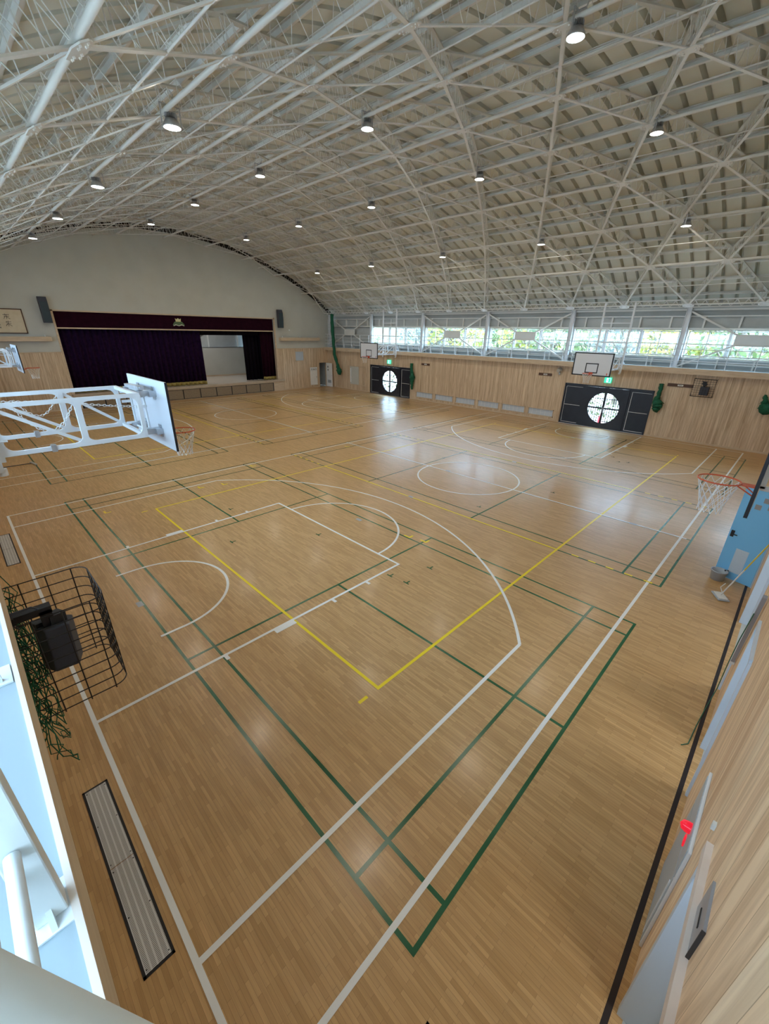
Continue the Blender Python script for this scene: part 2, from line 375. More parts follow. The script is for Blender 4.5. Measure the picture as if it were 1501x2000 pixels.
# ---- ceiling: ribbed roof deck
dk = MB(); kk = []; nth = 40
prof = []; pitch = DY * 2 / 5; y = YN - 0.05
while y < YS + 0.1:
    prof += [(y, .76), (y + .055, .76), (y + .095, .60), (y + pitch - .04, .60)]; y += pitch
for i in range(nth + 1):
    a = math.radians(-38.5 + 77.0 * i / nth)
    for (yy, dr) in prof: r = RC + dr; dk.v.append((XC + r*math.sin(a), yy, ZC + r*math.cos(a)))
n = len(prof)
for i in range(nth):
    for j in range(n - 1): dk.f.append([i*n + j, i*n + j + 1, (i+1)*n + j + 1, (i+1)*n + j]); dk.m.append(0); dk.sm.append(False)
ceiling = struct('ceiling', dk, 'deck', 'arched beige ribbed metal roof deck over the hall', 'ceiling')
rf = MB()
for i in range(nth):
    a0, a1 = (math.radians(-38.8 + 77.6 * (i + q) / nth) for q in (0, 1)); r = RC + .95
    rf.add([(XC + r*math.sin(a), yy, ZC + r*math.cos(a)) for a in (a0, a1) for yy in (YN - .3, YS + .3)], [(0, 1, 3, 2)])
rf.build('outer_roof_sheet', 'deck', ceiling)

# ---- end walls (arched)
def arch_poly(x0, x1, z0, r, n=48):
    pts = []
    for i in range(n + 1):
        x = x0 + (x1 - x0)*i/n; pts.append((x, ZC + math.sqrt(r*r - (x - XC)**2)))
    return pts
def arch_wall(mb, y0, y1, xa, xb, zb, r, mi=0, n=40):
    """strip wall from zb up to the arch, between xa and xb"""
    for i in range(n):
        x0 = xa + (xb - xa)*i/n; x1 = xa + (xb - xa)*(i+1)/n
        t0 = ZC + math.sqrt(r*r - (x0 - XC)**2); t1 = ZC + math.sqrt(r*r - (x1 - XC)**2)
        if min(t0, t1) <= zb: continue
        mb.add([(x0,y0,zb),(x1,y0,zb),(x1,y1,zb),(x0,y1,zb),(x0,y0,t0),(x1,y0,t1),(x1,y1,t1),(x0,y1,t0)],
               [(0,1,5,4),(2,3,7,6),(4,5,6,7),(0,3,2,1)] + ([(0,4,7,3)] if i == 0 else []) + ([(1,2,6,5)] if i == n-1 else []), mi)
SX0, SX1, SZ0, SZ1 = 5.09, 19.28, 0.90, 5.48       # stage opening
ZS = 3.27
sw = MB()
arch_wall(sw, YS, YS + .2, -1.0, 25.1, 5.48, RC + .33)
sw.box(-1.25, SX0, YS, YS + .2, ZS, SZ1); sw.box(SX1, 25.3, YS, YS + .2, ZS, SZ1)
stage_wall = struct('wall_stage', sw, 'white', 'off-white arched end wall above the stage', 'wall')
ww = MB(); ww.box(-.9, SX0, YS - .02, YS + .2, 0, ZS); ww.box(SX1, 23.62, YS - .02, YS + .2, 0, ZS); ww.box(23.62, 24.42, YS - .02, YS + .2, 2.07, ZS); ww.box(24.42, 25.3, YS - .02, YS + .2, 0, ZS)
ww.build('wood_panelling', 'wood_x', stage_wall)
tr = MB(); tr.box(-.9, SX0, YS - .05, YS - .015, ZS, ZS + .05); tr.box(SX1, 24.55, YS - .05, YS - .015, ZS, ZS + .05)
tr.box(SX0 - .1, SX0, YS - .03, YS + .02, .9, SZ1 + .1); tr.box(SX1, SX1 + .12, YS - .03, YS + .02, .9, SZ1 + .1); tr.box(SX0 - .1, SX1 + .1, YS - .03, YS + .02, SZ1, SZ1 + .07)
tr.build('stage_surround', 'ply', stage_wall)
bk = MB(); arch_wall(bk, YS + .02, YS + .18, -1.4, 25.4, 6.0, RC + .62); bk.build('dark_gap_strip', 'flat_black', stage_wall)  # plain black strip between the wall top and the deck
bb = MB(); bb.box(SX1 + .3, 23.6, YS - .06, YS - .02, 0, .09); bb.box(-.5, SX0, YS - .06, YS - .02, 0, .09)
struct('baseboard_stage', bb, 'ply', 'low wooden baseboard along the stage wall', 'baseboard')

# near end wall, wood with openings (doorways), white above
OP = [(0.55, 2.16, 2.0), (4.45, 5.28, 1.93), (6.6, 8.78, 1.95), (10.36, 11.6, 2.05), (12.6, 15.0, 2.1)]
nw = MB(); xa = -1.25
for (a, b, h) in OP: nw.box(xa, a, YN - .2, YN, 0, 3.4); nw.box(a, b, YN - .2, YN, h, 3.4); xa = b
nw.box(xa, 25.3, YN - .2, YN, 0, 3.4)
near_wall = struct('wall_near', nw, 'wood_near_lit', 'near end wall of vertical pine boards with doorways', 'wall')
nu = MB(); arch_wall(nu, YN - .2, YN, -1.2, 25.2, 3.4, RC + .6); nu.build('upper_wall', 'white', near_wall)
# storage space behind the near wall
bs = MB(); bs.box(-.5, 16, -11, YN - .02, -.12, -.001); bs.box(-.5, 16, -11.1, -11, 0, 2.8); bs.box(-.6, -.5, -11, YN - .2, 0, 2.8); bs.box(16, 16.1, -11, YN - .2, 0, 2.8); bs.box(-.6, 16.1, -11.1, YN - .2, 2.8, 2.9)
for xx in (3.3, 6.0, 9.6, 12.1): bs.box(xx, xx + .1, -11, YN - .2, 0, 2.8)
struct('wall_storage', bs, 'panel_grey', 'grey storage rooms behind the doorways of the near wall', 'wall')

# ---- long side walls: wood below, gallery, posts and windows above
GRID = [-8.14 + 5.3335*k for k in range(7)]
DOORS = [(-2.37, 2.13), (13.87, 18.27)]
VENTS = [(13.25 - 1.82*i - 1.62, 13.25 - 1.82*i) for i in range(6)]
WZ0, WZ1 = 3.86, 4.99
def side(far):
    X = (lambda o: XR + o) if far else (lambda o: XL - o)
    nm = 'windows' if far else 'gallery'
    lab = 'long pine-boarded wall with the two round-window doors' if far else 'pine-boarded long wall below the near gallery'
    w = MB()
    if far:
        ys = YN - .1
        segs = [(YN - .1, DOORS[0][0], 0), (DOORS[0][0], DOORS[0][1], 2.22), (DOORS[0][1], VENTS[5][0], 0), (VENTS[5][0], VENTS[0][1], .64), (VENTS[0][1], DOORS[1][0], 0), (DOORS[1][0], DOORS[1][1], 2.22), (DOORS[1][1], YS, 0)]
        for a, b, z in segs: w.box(X(0), X(.15), a, b, z, ZW - .25)
        w.box(X(0), X(.15), VENTS[5][0], VENTS[0][1], 0, .2)
        for i in range(5): w.box(X(0), X(.15), VENTS[i+1][1], VENTS[i][0], .2, .64)
    else: w.box(X(0), X(.15), YN - .1, YS, 0, ZW - .25)
    wall = struct('wall_' + nm, w, 'wood_y', lab, 'wall')
    f = MB(); f.box(X(-.29), X(-.05), YN, YS, ZW - .25, ZW - .22); f.box(X(-.30), X(-.27), YN, YS, ZW - .25, ZW); f.build('gallery_fascia', 'ply', wall)
    e = MB(); e.box(X(-.302), X(-.285), YN, YS, ZW, ZW + .012); e.build('gallery_edge', 'line_white' if far else 'ply_edge', wall)
    g = MB(); g.box(X(-.29), X(.75), YN, YS, ZW - .2, ZW + .004); g.build('gallery_floor', 'gallery', wall)
    b = MB(); b.box(X(-.03), X(.01), *( (DOORS[0][1] + .02, DOORS[1][0] - .02) if far else (YN, YS)), 0, .08)
    if far: b.box(X(-.03), X(.01), YN, DOORS[0][0] - .02, 0, .08); b.box(X(-.03), X(.01), DOORS[1][1] + .02, YS, 0, .08)
    struct('baseboard_' + nm, b, 'ply', 'low wooden baseboard under the pine boards' + (' of the window side' if far else ' of the gallery side'), 'baseboard')
    # outer sheeting above the gallery
    o = MB(); o.box(X(.65), X(.75), YN - .1, YS, ZW - .2, WZ0 - .03); o.box(X(.65), X(.75), YN - .1, YS, WZ1 + .02, 6.35)
    o.box(X(.65), X(.75), GRID[5] + .1, YS, WZ0 - .05, WZ1 + .05)
    o.build('outer_sheeting', 'panel_grey', wall)
    r = MB()
    for z, h in ((WZ0 - .05, .07), (WZ0 - .28, .05), (WZ1 + .09, .09), (5.62, .05), (5.9, .08)): r.box(X(.5), X(.62), YN, YS, z - h/2, z + h/2)
    r.build('girt', 'steel', wall)
    st = MB(); y = YN + .6
    while y < YS: 
        st.box(X(.52), X(.64), y, y + .07, WZ1 + .1, 5.62); st.box(X(.52), X(.64), y + .4, y + .46, ZW, WZ0 - .05); y += 1.333
    st.build('stud', 'steel', wall)
    # windows, three units per bay
    for i in range(5):
        y0 = GRID[i] + .14; y1 = GRID[i+1] - .14; wd = (y1 - y0)/3
        for q in range(3):
            a = y0 + q*wd + .04; c = y0 + (q+1)*wd - .04
            fm = MB(); d0, d1 = X(.60), X(.66)
            fm.box(d0, d1, a, c, WZ0, WZ0 + .045); fm.box(d0, d1, a, c, WZ1 - .045, WZ1); fm.box(d0, d1, a, a + .045, WZ0, WZ1); fm.box(d0, d1, c - .045, c, WZ0, WZ1)
            mid = (a + c)/2; fm.box(d0, d1, mid - .018, mid + .018, WZ0, WZ1)
            for zz in (WZ0 + .38, WZ0 + .75): fm.box(X(.62), X(.645), a, c, zz - .009, zz + .009)
            wobj = struct('window_%d' % (i*3 + q + 1 + (0 if far else 15)), fm, 'steel2', '%s high gallery window counted from the near end, %s side' % (ORD[i*3+q], 'far door' if far else 'near gallery'), 'window')
            gp = MB(); gp.box(X(.628), X(.634), a + .04, c - .04, WZ0 + .04, WZ1 - .04); gp.build('window_pane', 'glass', wobj)
    mull = MB()
    for i in range(5):
        wd = (GRID[i+1] - GRID[i] - .28)/3
        for q in range(1, 3): yy = GRID[i] + .14 + q*wd; mull.box(X(.52), X(.7), yy - .04, yy + .04, WZ0 - .05, WZ1 + .05)
        mull.box(X(.5), X(.72), GRID[i] - .14, GRID[i] + .14, WZ0 - .05, WZ1 + .05)
    mull.build('window_mullion', 'steel2', wall)
    # eave girder
    et = MB()
    for z in (5.98, 6.28): et.bar((X(.1), YN, z), (X(.1), YS, z), .06, .05)
    y = YN
    while y < YS - .2:
        et.bar((X(.1), y, 6.0), (X(.1), y + .19, 6.26), .03, .02, (1, 0, 0)); et.bar((X(.1), y + .19, 6.26), (X(.1), y + .38, 6.0), .03, .02, (1, 0, 0)); y += .38
    t = tag(et.build('eave_girder', 'steel'), 'pale lattice girder along the eave above the %s' % ('far windows' if far else 'near gallery'), 'girder')
    # columns
    for k, y in enumerate(GRID):
        if not far and k == 0: continue
        c = thing('steel_column', '%s gallery column from the near end on the %s side' % (ORD[k], 'window door' if far else 'near gallery'), 'column', (X(.35), y, ZW), 0, 'gallery columns')
        yy = min(max(y, YN + .12), YS - .12) - y
        m = MB(); m.box(-.09, .09, yy - .10, yy - .085, 0, 2.62); m.box(-.09, .09, yy + .085, yy + .10, 0, 2.62); m.box(-.01, .01, yy - .09, yy + .09, 0, 2.62); m.build('column_shaft', 'steel2', c)
        m = MB(); m.box(-.15, .15, yy - .16, yy + .16, 0, .02); m.build('base_plate', 'steel2', c)
    # cross braces
    for k in (0, 2, 3, 5):
        if not far and k == 0: continue
        ya, yb = GRID[k], GRID[k+1]; ym = (ya + yb)/2; zm = 4.62
        b = thing('cross_brace', 'white X brace with plate in the %s bay, %s side' % (ORD[k], 'window' if far else 'near gallery'), 'brace', (X(.32), ym, zm), 0, 'wall bracing')
        p = MB(); p.prism([(-.66, -.2), (-.5, -.24), (.5, -.24), (.66, -.2), (.66, .2), (.5, .24), (-.5, .24), (-.66, .2)], 0, -.012, .012); p.build('centre_plate', 'steel', b)
        for sy in (-1, 1):
            for sz in (-1, 1):
                m = MB(); m.bar((0, sy*.5, sz*.16), (0, sy*(yb - ya - .16)/2, (1.2 if sz > 0 else -1.2)), .07, .07); m.build('brace_arm', 'steel', b)
    # gallery railing
    rl = thing('gallery_railing', 'thin white pipe railing on the %s gallery edge' % ('far' if far else 'near'), 'railing', (X(-.22), 0, ZW))
    ye = YN + (.1 if far else 2.9)
    for z in (1.05, .82, .56, .32):
        m = MB(); m.tube([(0, ye, z), (0, YS - .1, z)], .013 if z < 1 else .017, 6); m.build('rail', 'steel2', rl)
    y = ye
    while y < YS:
        m = MB(); m.tube([(0, y, 0), (0, y, 1.05)], .017, 6); m.bar((.0, y, .0), (.16 if far else -.16, y, .0), .04, .02); m.bar((0, y, .35), (.16 if far else -.16, y, .01), .012, .03); m.build('post', 'steel2', rl); y += 1.05
    return wall
wall_far = side(True); wall_gal = side(False)

# ---- round-window doors
def door(idx, y0, y1):
    yc = (y0 + y1)/2; X0 = XR - .01; R = .80; zc = 1.09; H = 2.2
    d = empty('door_%d' % idx, (X0, yc, 0)); tag(d, 'dark navy sliding doors with round window, %s the stage' % ('farther from' if idx == 1 else 'nearer'), 'door', kind='structure')
    hw = (y1 - y0)/2
    f = MB(); f.box(-.02, .16, -hw, -hw + .06, 0, H + .02); f.box(-.02, .16, hw - .06, hw, 0, H + .02); f.box(-.02, .16, -hw, hw, H - .04, H + .04); f.build('door_frame', 'navy', d)
    for s in (-1, 1):
        # centre leaf with half of the circle cut out
        pts = []
        n = 28
        ang = [-PI/2 + PI*i/n for i in range(n + 1)]
        circ = [(s*(.0 + R*math.cos(a)), zc + R*math.sin(a)) for a in ang]
        poly = [(0, .02)] + circ + [(0, H - .05), (s*1.13, H - .05), (s*1.13, .02)]
        m = MB(); m.prism(poly, 0, .02, .07)
        m.box(.015, .075, 0, s*.055, .02, H - .05); m.box(.02, .07, 0, s*(R + .02), zc - .045, zc + .035)
        leaf = m.build('door_leaf', 'navy', d)
        g = MB(); g.box(.042, .048, 0, s*R, zc - R, zc + R); g.build('round_pane', 'glass', leaf)
        h = MB(); h.box(-.02, .02, s*.02, s*.045, .85, 1.15); h.build('door_handle', 'galvanised', leaf)
        # side panels with pale outline
        p = MB(); p.box(.06, .12, s*1.05, s*(hw - .03), .02, H - .05); pan = p.build('side_panel', 'navy', d)
        l = MB(); zt = H - .14
        l.box(.05, .062, s*1.26, s*(hw - .10), .085, .105); l.box(.05, .062, s*1.26, s*(hw - .10), 1.06, 1.08); 
        l.box(.05, .062, s*1.26, s*(hw - .10), zt, zt + .012)
        yy = s*(hw - .10) if idx == 2 or s > 0 else s*1.27
        if idx == 1 and s < 0: yy = s*1.27
        if idx == 2 and s < 0: yy = s*1.27
        l.box(.05, .062, yy, yy + .018, .085, zt); l.build('pale_outline', 'line_white', pan)
    th_ = MB(); th_.box(-.03, .16, -hw, hw, 0, .018); th_.build('threshold', 'galvanised', d)
door(1, *DOORS[0]); door(2, *DOORS[1])

# ---- floor-level vents between the doors
for i, (a, b) in enumerate(VENTS):
    v = empty('window_%d' % (31 + i), (XR, (a + b)/2, .2)); tag(v, '%s low blue-grey vent window counted from the far stage-side door' % ORD[i], 'window', kind='structure')
    hw = (b - a)/2; m = MB()
    m.box(-.02, .12, -hw, -hw + .04, 0, .44); m.box(-.02, .12, hw - .04, hw, 0, .44); m.box(-.02, .12, -hw, hw, 0, .04); m.box(-.02, .12, -hw, hw, .40, .44); m.build('vent_frame', 'ply', v)
    m = MB(); m.box(.05, .06, -hw, hw, .02, .42); m.build('vent_panel', 'vent', v)
    m = MB()
    for q in range(1, 6): m.box(.035, .05, -hw + q*2*hw/6 - .008, -hw + q*2*hw/6 + .008, .03, .41)
    for q in range(1, 4): m.box(.038, .05, -hw, hw, .1*q, .1*q + .008)
    m.build('vent_grille', 'steel2', v)

# ================================================================ ROOF STEEL
ROOF = thing('roof_frame', 'cream steel lattice frame carrying the arched roof deck', 'roof frame', (12.0, 8.0, 6.0))
RO = Vector(ROOF.location)
# lamella trusses along both diagonals
def truss(nodes, lab):
    root = empty('lattice_truss', vault(nodes[0][0], Y0 + DY*nodes[0][1]) - RO); root.parent = ROOF
    o = Vector(root.location) + RO; bc, tc, lc = MB(), MB(), MB()
    for (k0, j0), (k1, j1) in zip(nodes[:-1], nodes[1:]):
        a = vault(k0, Y0 + DY*j0) - o; b = vault(k1, Y0 + DY*j1) - o; ta = vault(k0, Y0 + DY*j0, .46) - o; tb = vault(k1, Y0 + DY*j1, .46) - o
        up = (ta - a).normalized(); bc.bar(a, b, .07, .022, up); tc.bar(ta, tb, .10, .03, up); 
        n = 9
        for q in range(n):
            p0 = a.lerp(b, (q + .05)/n); p1 = ta.lerp(tb, (q + .5)/n); p2 = a.lerp(b, (q + .95)/n)
            lc.tube([p0, p1], .0075, 4, caps=False, smooth=False); lc.tube([p1, p2], .0075, 4, caps=False, smooth=False)
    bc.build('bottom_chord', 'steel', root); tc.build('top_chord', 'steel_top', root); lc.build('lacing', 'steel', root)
JMIN, JMAX = -6, 18
for s in (1, -1):
    lab = 'cream diagonal lattice truss of the vault rising %s the stage' % ('towards' if s > 0 else 'away from')
    starts = []
    for j in range(JMIN, JMAX + 1, 2): starts.append((-5, j))
    for k in (-3, -1, 1, 3): starts.append((k, JMIN if s > 0 else JMAX))
    for (k, j) in starts:
        nodes = []
        while k <= 5 and JMIN <= j <= JMAX: nodes.append((k, j)); k += 1; j += s
        if len(nodes) > 1: truss(nodes, lab)
# tie beams along node rows with splice plates at the nodes
for k in range(-5, 6):
    base = vault(k, 0, .03); root = empty('tie_beam', base - RO); root.parent = ROOF
    up = (vault(k, 0, 1) - vault(k, 0)).normalized(); sd = up.cross(Vector((0, 1, 0)))
    m = MB(); m.tube([(0, YN + .02, 0), (0, YS - .02, 0)], .043 if abs(k) < 5 else .03, 10); m.build('beam', 'steel', root)
    for j in range(JMIN, JMAX + 1):
        if (k + j) % 2 == 0: continue
        y = Y0 + DY*j
        if j in (JMIN, JMAX) : continue
        m = MB(); c = Vector((0, y, 0)) - up*.056
        pl = [(-.22, -.05), (-.13, -.12), (.13, -.12), (.22, -.05), (.22, .05), (.13, .12), (-.13, .12), (-.22, .05)]
        vs = [c + Vector((0, 1, 0))*u + sd*v + up*w for w in (-.008, .008) for u, v in pl]
        m.add(vs, [tuple(range(8)), tuple(range(15, 7, -1))] + [(i, i+8, (i+1) % 8 + 8, (i+1) % 8) for i in range(8)])
        for u in (-.17, -.10, .10, .17):
            for v in (-.045, .045): q = c + Vector((0, 1, 0))*u + sd*v - up*.008; m.bar(q, q - up*.02, .022, .022, (0, 1, 0))
        m.build('splice_plate', 'steel2' if abs(k) == 5 else 'steel', root)
# thin tie rods at the half rows
for k in range(-5, 5):
    kk = k + .5; base = vault(kk, 0, -.035); root = empty('tie_rod', base - RO); root.parent = ROOF
    m = MB(); m.tube([(0, YN + .02, 0), (0, YS - .02, 0)], .017, 6, caps=False); m.build('rod', 'steel', root)
    m = MB(); j = JMIN + .5
    while j < JMAX: y = Y0 + DY*j; m.tube([(0, y - .03, 0), (0, y + .03, 0)], .026, 6); j += 1
    m.build('collar', 'steel2', root)
# purlins under the deck
n = 0
for q in range(-16, 17):
    kk = q/3
    if abs(kk) > 5.2: continue
    base = vault(kk, 0, .54); up = (vault(kk, 0, 1) - vault(kk, 0)).normalized(); n += 1
    m = MB(); m.bar(Vector((0, YN + .02, 0)), Vector((0, YS - .02, 0)), .012, .11, up); sd = up.cross(Vector((0, 1, 0)))
    for w in (-.05, .05): m.bar(Vector((0, YN + .02, 0)) + up*w + sd*.03, Vector((0, YS - .02, 0)) + up*w + sd*.03, .07, .01, up)
    o = m.build('purlin', 'steel', ROOF); o.location = base - RO

# ---- high-bay lamps
def lamp_proto():
    r = thing('ceiling_lamp', 'x', 'lamp', (0, 0, 0))
    m = MB(); m.lathe([(0.03, .11), (.10, .10), (.14, .04), (.155, .0), (.16, -.03), (.15, -.03)], (0, 0, 0), 20); m.build('lamp_housing', 'galvanised', r)
    m = MB()
    for i in range(10):
        a = PI*i/10; m.bar((-.11*math.cos(a), -.11*math.sin(a), .145), (.10*math.cos(a), .10*math.sin(a), .145), .008, .07)
    m.build('heat_sink', 'galvanised', r)
    m = MB(); m.lathe([(0.001, -.035), (.10, -.034), (.15, -.026)], (0, 0, 0), 24); m.build('lamp_lens', 'lamp_glow', r)
    m = MB(); m.bar((-.18, 0, 0), (-.18, 0, .3), .012, .03, (0, 1, 0)); m.bar((.18, 0, 0), (.18, 0, .3), .012, .03, (0, 1, 0)); m.bar((-.19, 0, .3), (.19, 0, .3), .03, .012); m.bar((0, -.12, .31), (0, .12, .31), .05, .02)
    m.tube([(0, -.1, .3), (.03, -.15, .42), (0, -.08, .5)], .006, 5); m.build('bracket', 'galvanised', r)
    return r
LROW = [(-3, 'row over the near gallery'), (-1, 'row just short of the crown'), (1, 'row just past the crown'), (3, 'row nearest the far windows')]
lp = None
for k, rn in LROW:
    for i in range(5):
        y = Y0 + DY*(-2 + 4*i) - .22; P = vault(k, y, -.20)
        lab = 'round white ceiling lamp, %s from the stage in the %s' % (ORD[4-i], rn)
        if lp is None: lp = lamp_proto(); lp.location = P; lp['label'] = lab; lp['group'] = 'ceiling lamps'
        else: dup(lp, P, 0, lab, 'ceiling lamps')
        l = bpy.data.lights.new('lamp_light', 'AREA'); l.shape = 'DISK'; l.size = .30; l.energy = LAMP_W; l.color = (1.0, 0.90, 0.74)
        lo = bpy.data.objects.new('lamp_light', l); COL.objects.link(lo); lo.location = P - Vector((0, 0, .045))

# ================================================================ STAGE
def room_stage():
    m = MB(); m.box(SX0 - 1.5, SX1 + 1.5, YS + .2, 29.4, SZ0 - .15, SZ0); m.box(SX0 - .15, SX1 + .55, YS - .22, YS + .25, SZ0 - .13, SZ0)
    s = struct('floor_stage', m, 'stage_floor', 'pale wooden stage floor', 'stage')
    m = MB(); m.box(SX0 - 1.5, SX1 + 1.5, 29.4, 29.5, SZ0, 3.25); m.box(SX0 - 1.6, SX0 - 1.5, YS + .2, 29.4, SZ0, 6.3); m.box(SX1 + 1.5, SX1 + 1.6, YS + .2, 29.4, SZ0, 6.3)
    w = struct('wall_backstage', m, 'white', 'white wall at the back of the stage', 'wall')
    m = MB(); m.box(SX0 - 1.5, SX1 + 1.5, 29.9, 30, 3.2, 6.3); m.box(SX0 - 1.5, SX1 + 1.5, 29.4, 30, 3.2, 3.25); m.build('upper_sheeting', 'panel_grey', w)
    m = MB(); m.box(SX0 - 1.5, SX1 + 1.5, 29.75, 29.85, 4.5, 4.6)
    for x in (13.6, 16.3, 19): m.box(x, x + .12, 29.7, 29.85, 3.25, 6.3)
    m.bar((13.9, 29.75, 3.35), (18.8, 29.75, 5.7), .1, .1); m.build('brace_frame', 'steel', w)
    m = MB(); m.box(SX0 - 1.6, SX1 + 1.6, YS + .2, 30, 6.3, 6.4); m.build('stage_soffit', 'flat_black', w)
    m = MB(); m.box(SX0 - 1.5, SX1 + 1.5, 29.36, 29.4, SZ0, SZ0 + .1); m.build('skirting', 'ply', w)
room_stage()
def fill_batten(x, y, z, w, lab, rot=0):  # added unseen battens that brighten the stage back and storage rooms
    t = thing('added_batten', lab, 'lamp', (x, y, z), rot)
    m = MB(); m.box(-.6, .6, -.06, .06, 0, .06); m.build('added_batten_body', 'steel2', t)
    m = MB(); m.tube([(-.58, 0, -.03), (.58, 0, -.03)], .018, 8); m.build('tube', 'lamp_glow', t)
    l = bpy.data.lights.new('added_fill_light', 'AREA'); l.shape = 'RECTANGLE'; l.size = 1.2; l.size_y = .1; l.energy = w
    o = bpy.data.objects.new('added_fill_light', l); COL.objects.link(o); o.location = (x, y, z - .06); o.rotation_euler = (0, 0, rot)
for i, x in enumerate((8.5, 15.2)): fill_batten(x, 27.2, 6.2, 38, 'added fill batten under the stage ceiling, %s the curtain' % ('behind' if i == 0 else 'beyond the gap beside'))
for i, x in enumerate((1.5, 4.8, 7.8, 13.0)): fill_batten(x, -9.6, 2.72, 14, 'added fill batten in the %s storage room behind the near wall' % ORD[i])
# apron with storage drawers
ap = MB(); ap.box(SX0 - .1, SX1 + .5, YS - .12, YS - .02, 0, .78); ap.box(SX0 - .1, SX1 + .5, YS - .16, YS - .12, .70, .78)
struct('trim_1', ap, 'ply', 'wooden stage front below the stage edge', 'stage front')
nd = 11; xs = [5.35 + (18.72 - 5.35)*i/nd for i in range(nd + 1)]
dr = thing('stage_front_drawers', 'row of brown storage drawers under the stage edge', 'drawers', (12, YS - .13, 0))
m0 = MB(); m0.box(xs[0] - .06, xs[-1] + .06, YS - .135, YS - .12, .03, .70); o = m0.build('drawer_surround', 'black', dr); o.location = (-12, -YS + .13, 0)
for i in range(nd):
    m = MB(); m.box(xs[i] + .035, xs[i+1] - .035, YS - .16, YS - .137, .07, .665)
    o = m.build('drawer_front', 'apron', dr); o.location = (-12, -YS + .13, 0)
# curtains
def curtain(name, lab, m, x0, x1, y, z0, z1, amp=.09, per=.32, fringe=True, cat='curtain'):
    r = thing(name, lab, cat, ((x0 + x1)/2, y, z0))
    c = (x0 + x1)/2; nx = int((x1 - x0)/.04); mb = MB(); vs = []; 
    for i in range(nx + 1):
        x = x0 + (x1 - x0)*i/nx; yy = amp*math.sin(2*PI*x/per) + .3*amp*math.sin(2*PI*x/(per*2.7) + 1)
        for z in (0, z1 - z0): vs.append((x - c, yy*(1 if z == 0 else .75), z))
    mb.add(vs, [(2*i, 2*i+2, 2*i+3, 2*i+1) for i in range(nx)], 0, True)
    o = mb.build('drape', m, r); sl = o.modifiers.new('thick', 'SOLIDIFY'); sl.thickness = .012
    if fringe:
        mb = MB(); vs = []
        for i in range(nx + 1):
            x = x0 + (x1 - x0)*i/nx; yy = amp*math.sin(2*PI*x/per) + .3*amp*math.sin(2*PI*x/(per*2.7) + 1) - .03
            for z in (.005, .24): vs.append((x - c, yy, z))
        mb.add(vs, [(2*i, 2*i+2, 2*i+3, 2*i+1) for i in range(nx)], 0, True); o = mb.build('gold_fringe', 'gold', r); sl = o.modifiers.new('thick', 'SOLIDIFY'); sl.thickness = .01
    return r
curtain('main_curtain', 'wide dark plum stage curtain with gold fringe, drawn over half the opening', 'curtain', SX0 - .3, 13.45, YS + .35, SZ0 + .01, 4.7)
curtain('side_curtain', 'narrow maroon curtain with gold fringe at the stage end beside the wall speaker', 'valance', 18.15, SX1 + .45, YS + .35, SZ0 + .01, 4.7)
curtain('wing_curtain', 'black wing curtain hanging behind the maroon side curtain', 'dark_cloth', 16.95, 18.95, YS + .9, SZ0 + .01, 5.4, fringe=False)
curtain('valance_border', 'black inner border curtain under the gold-edged valance', 'dark_cloth', SX0 + .05, SX1 - .05, YS + .55, 4.27, 5.45, amp=.04, fringe=False, cat='valance')
v = thing('stage_valance', 'flat maroon valance with gold hem across the stage top', 'valance', ((SX0 + SX1)/2, YS + .12, 4.56))
hw = (SX1 - SX0)/2 - .01
m = MB(); m.box(-hw, hw, -.02, .02, .07, .92); m.build('valance_cloth', 'valance', v)
m = MB(); m.box(-hw, hw, -.035, .025, 0, .075); m.build('gold_hem', 'ply', v)
em = thing('school_emblem', 'small cream and green crest on the maroon valance', 'emblem', (11.98, YS + .095, 4.80))
m = MB(); m.prism([(-.16, .30), (-.19, .5), (-.10, .45), (0, .52), (.10, .45), (.19, .5), (.16, .30)], 1, -.03, -.01); m.build('cream_crown', mat('emblem cream', (.75, .68, .35), .6), em)
m = MB(); m.prism([(-.36, .02), (-.38, .12), (-.24, .30), (-.08, .34), (.08, .34), (.24, .30), (.38, .12), (.36, .02), (.2, .08), (0, .02), (-.2, .08)], 1, -.02, 0); m.build('green_hill', mat('emblem green', (.10, .16, .08), .6), em)
m = MB(); m.tube([(-.34, -.03, .05), (-.2, -.03, .11), (0, -.03, .05), (.2, -.03, .11), (.34, -.03, .05)], .025, 6); m.tube([(-.1, -.03, .40), (.1, -.03, .40)], .02, 5); m.build('cream_wave', mat('emblem pale', (.7, .72, .6), .6), em)

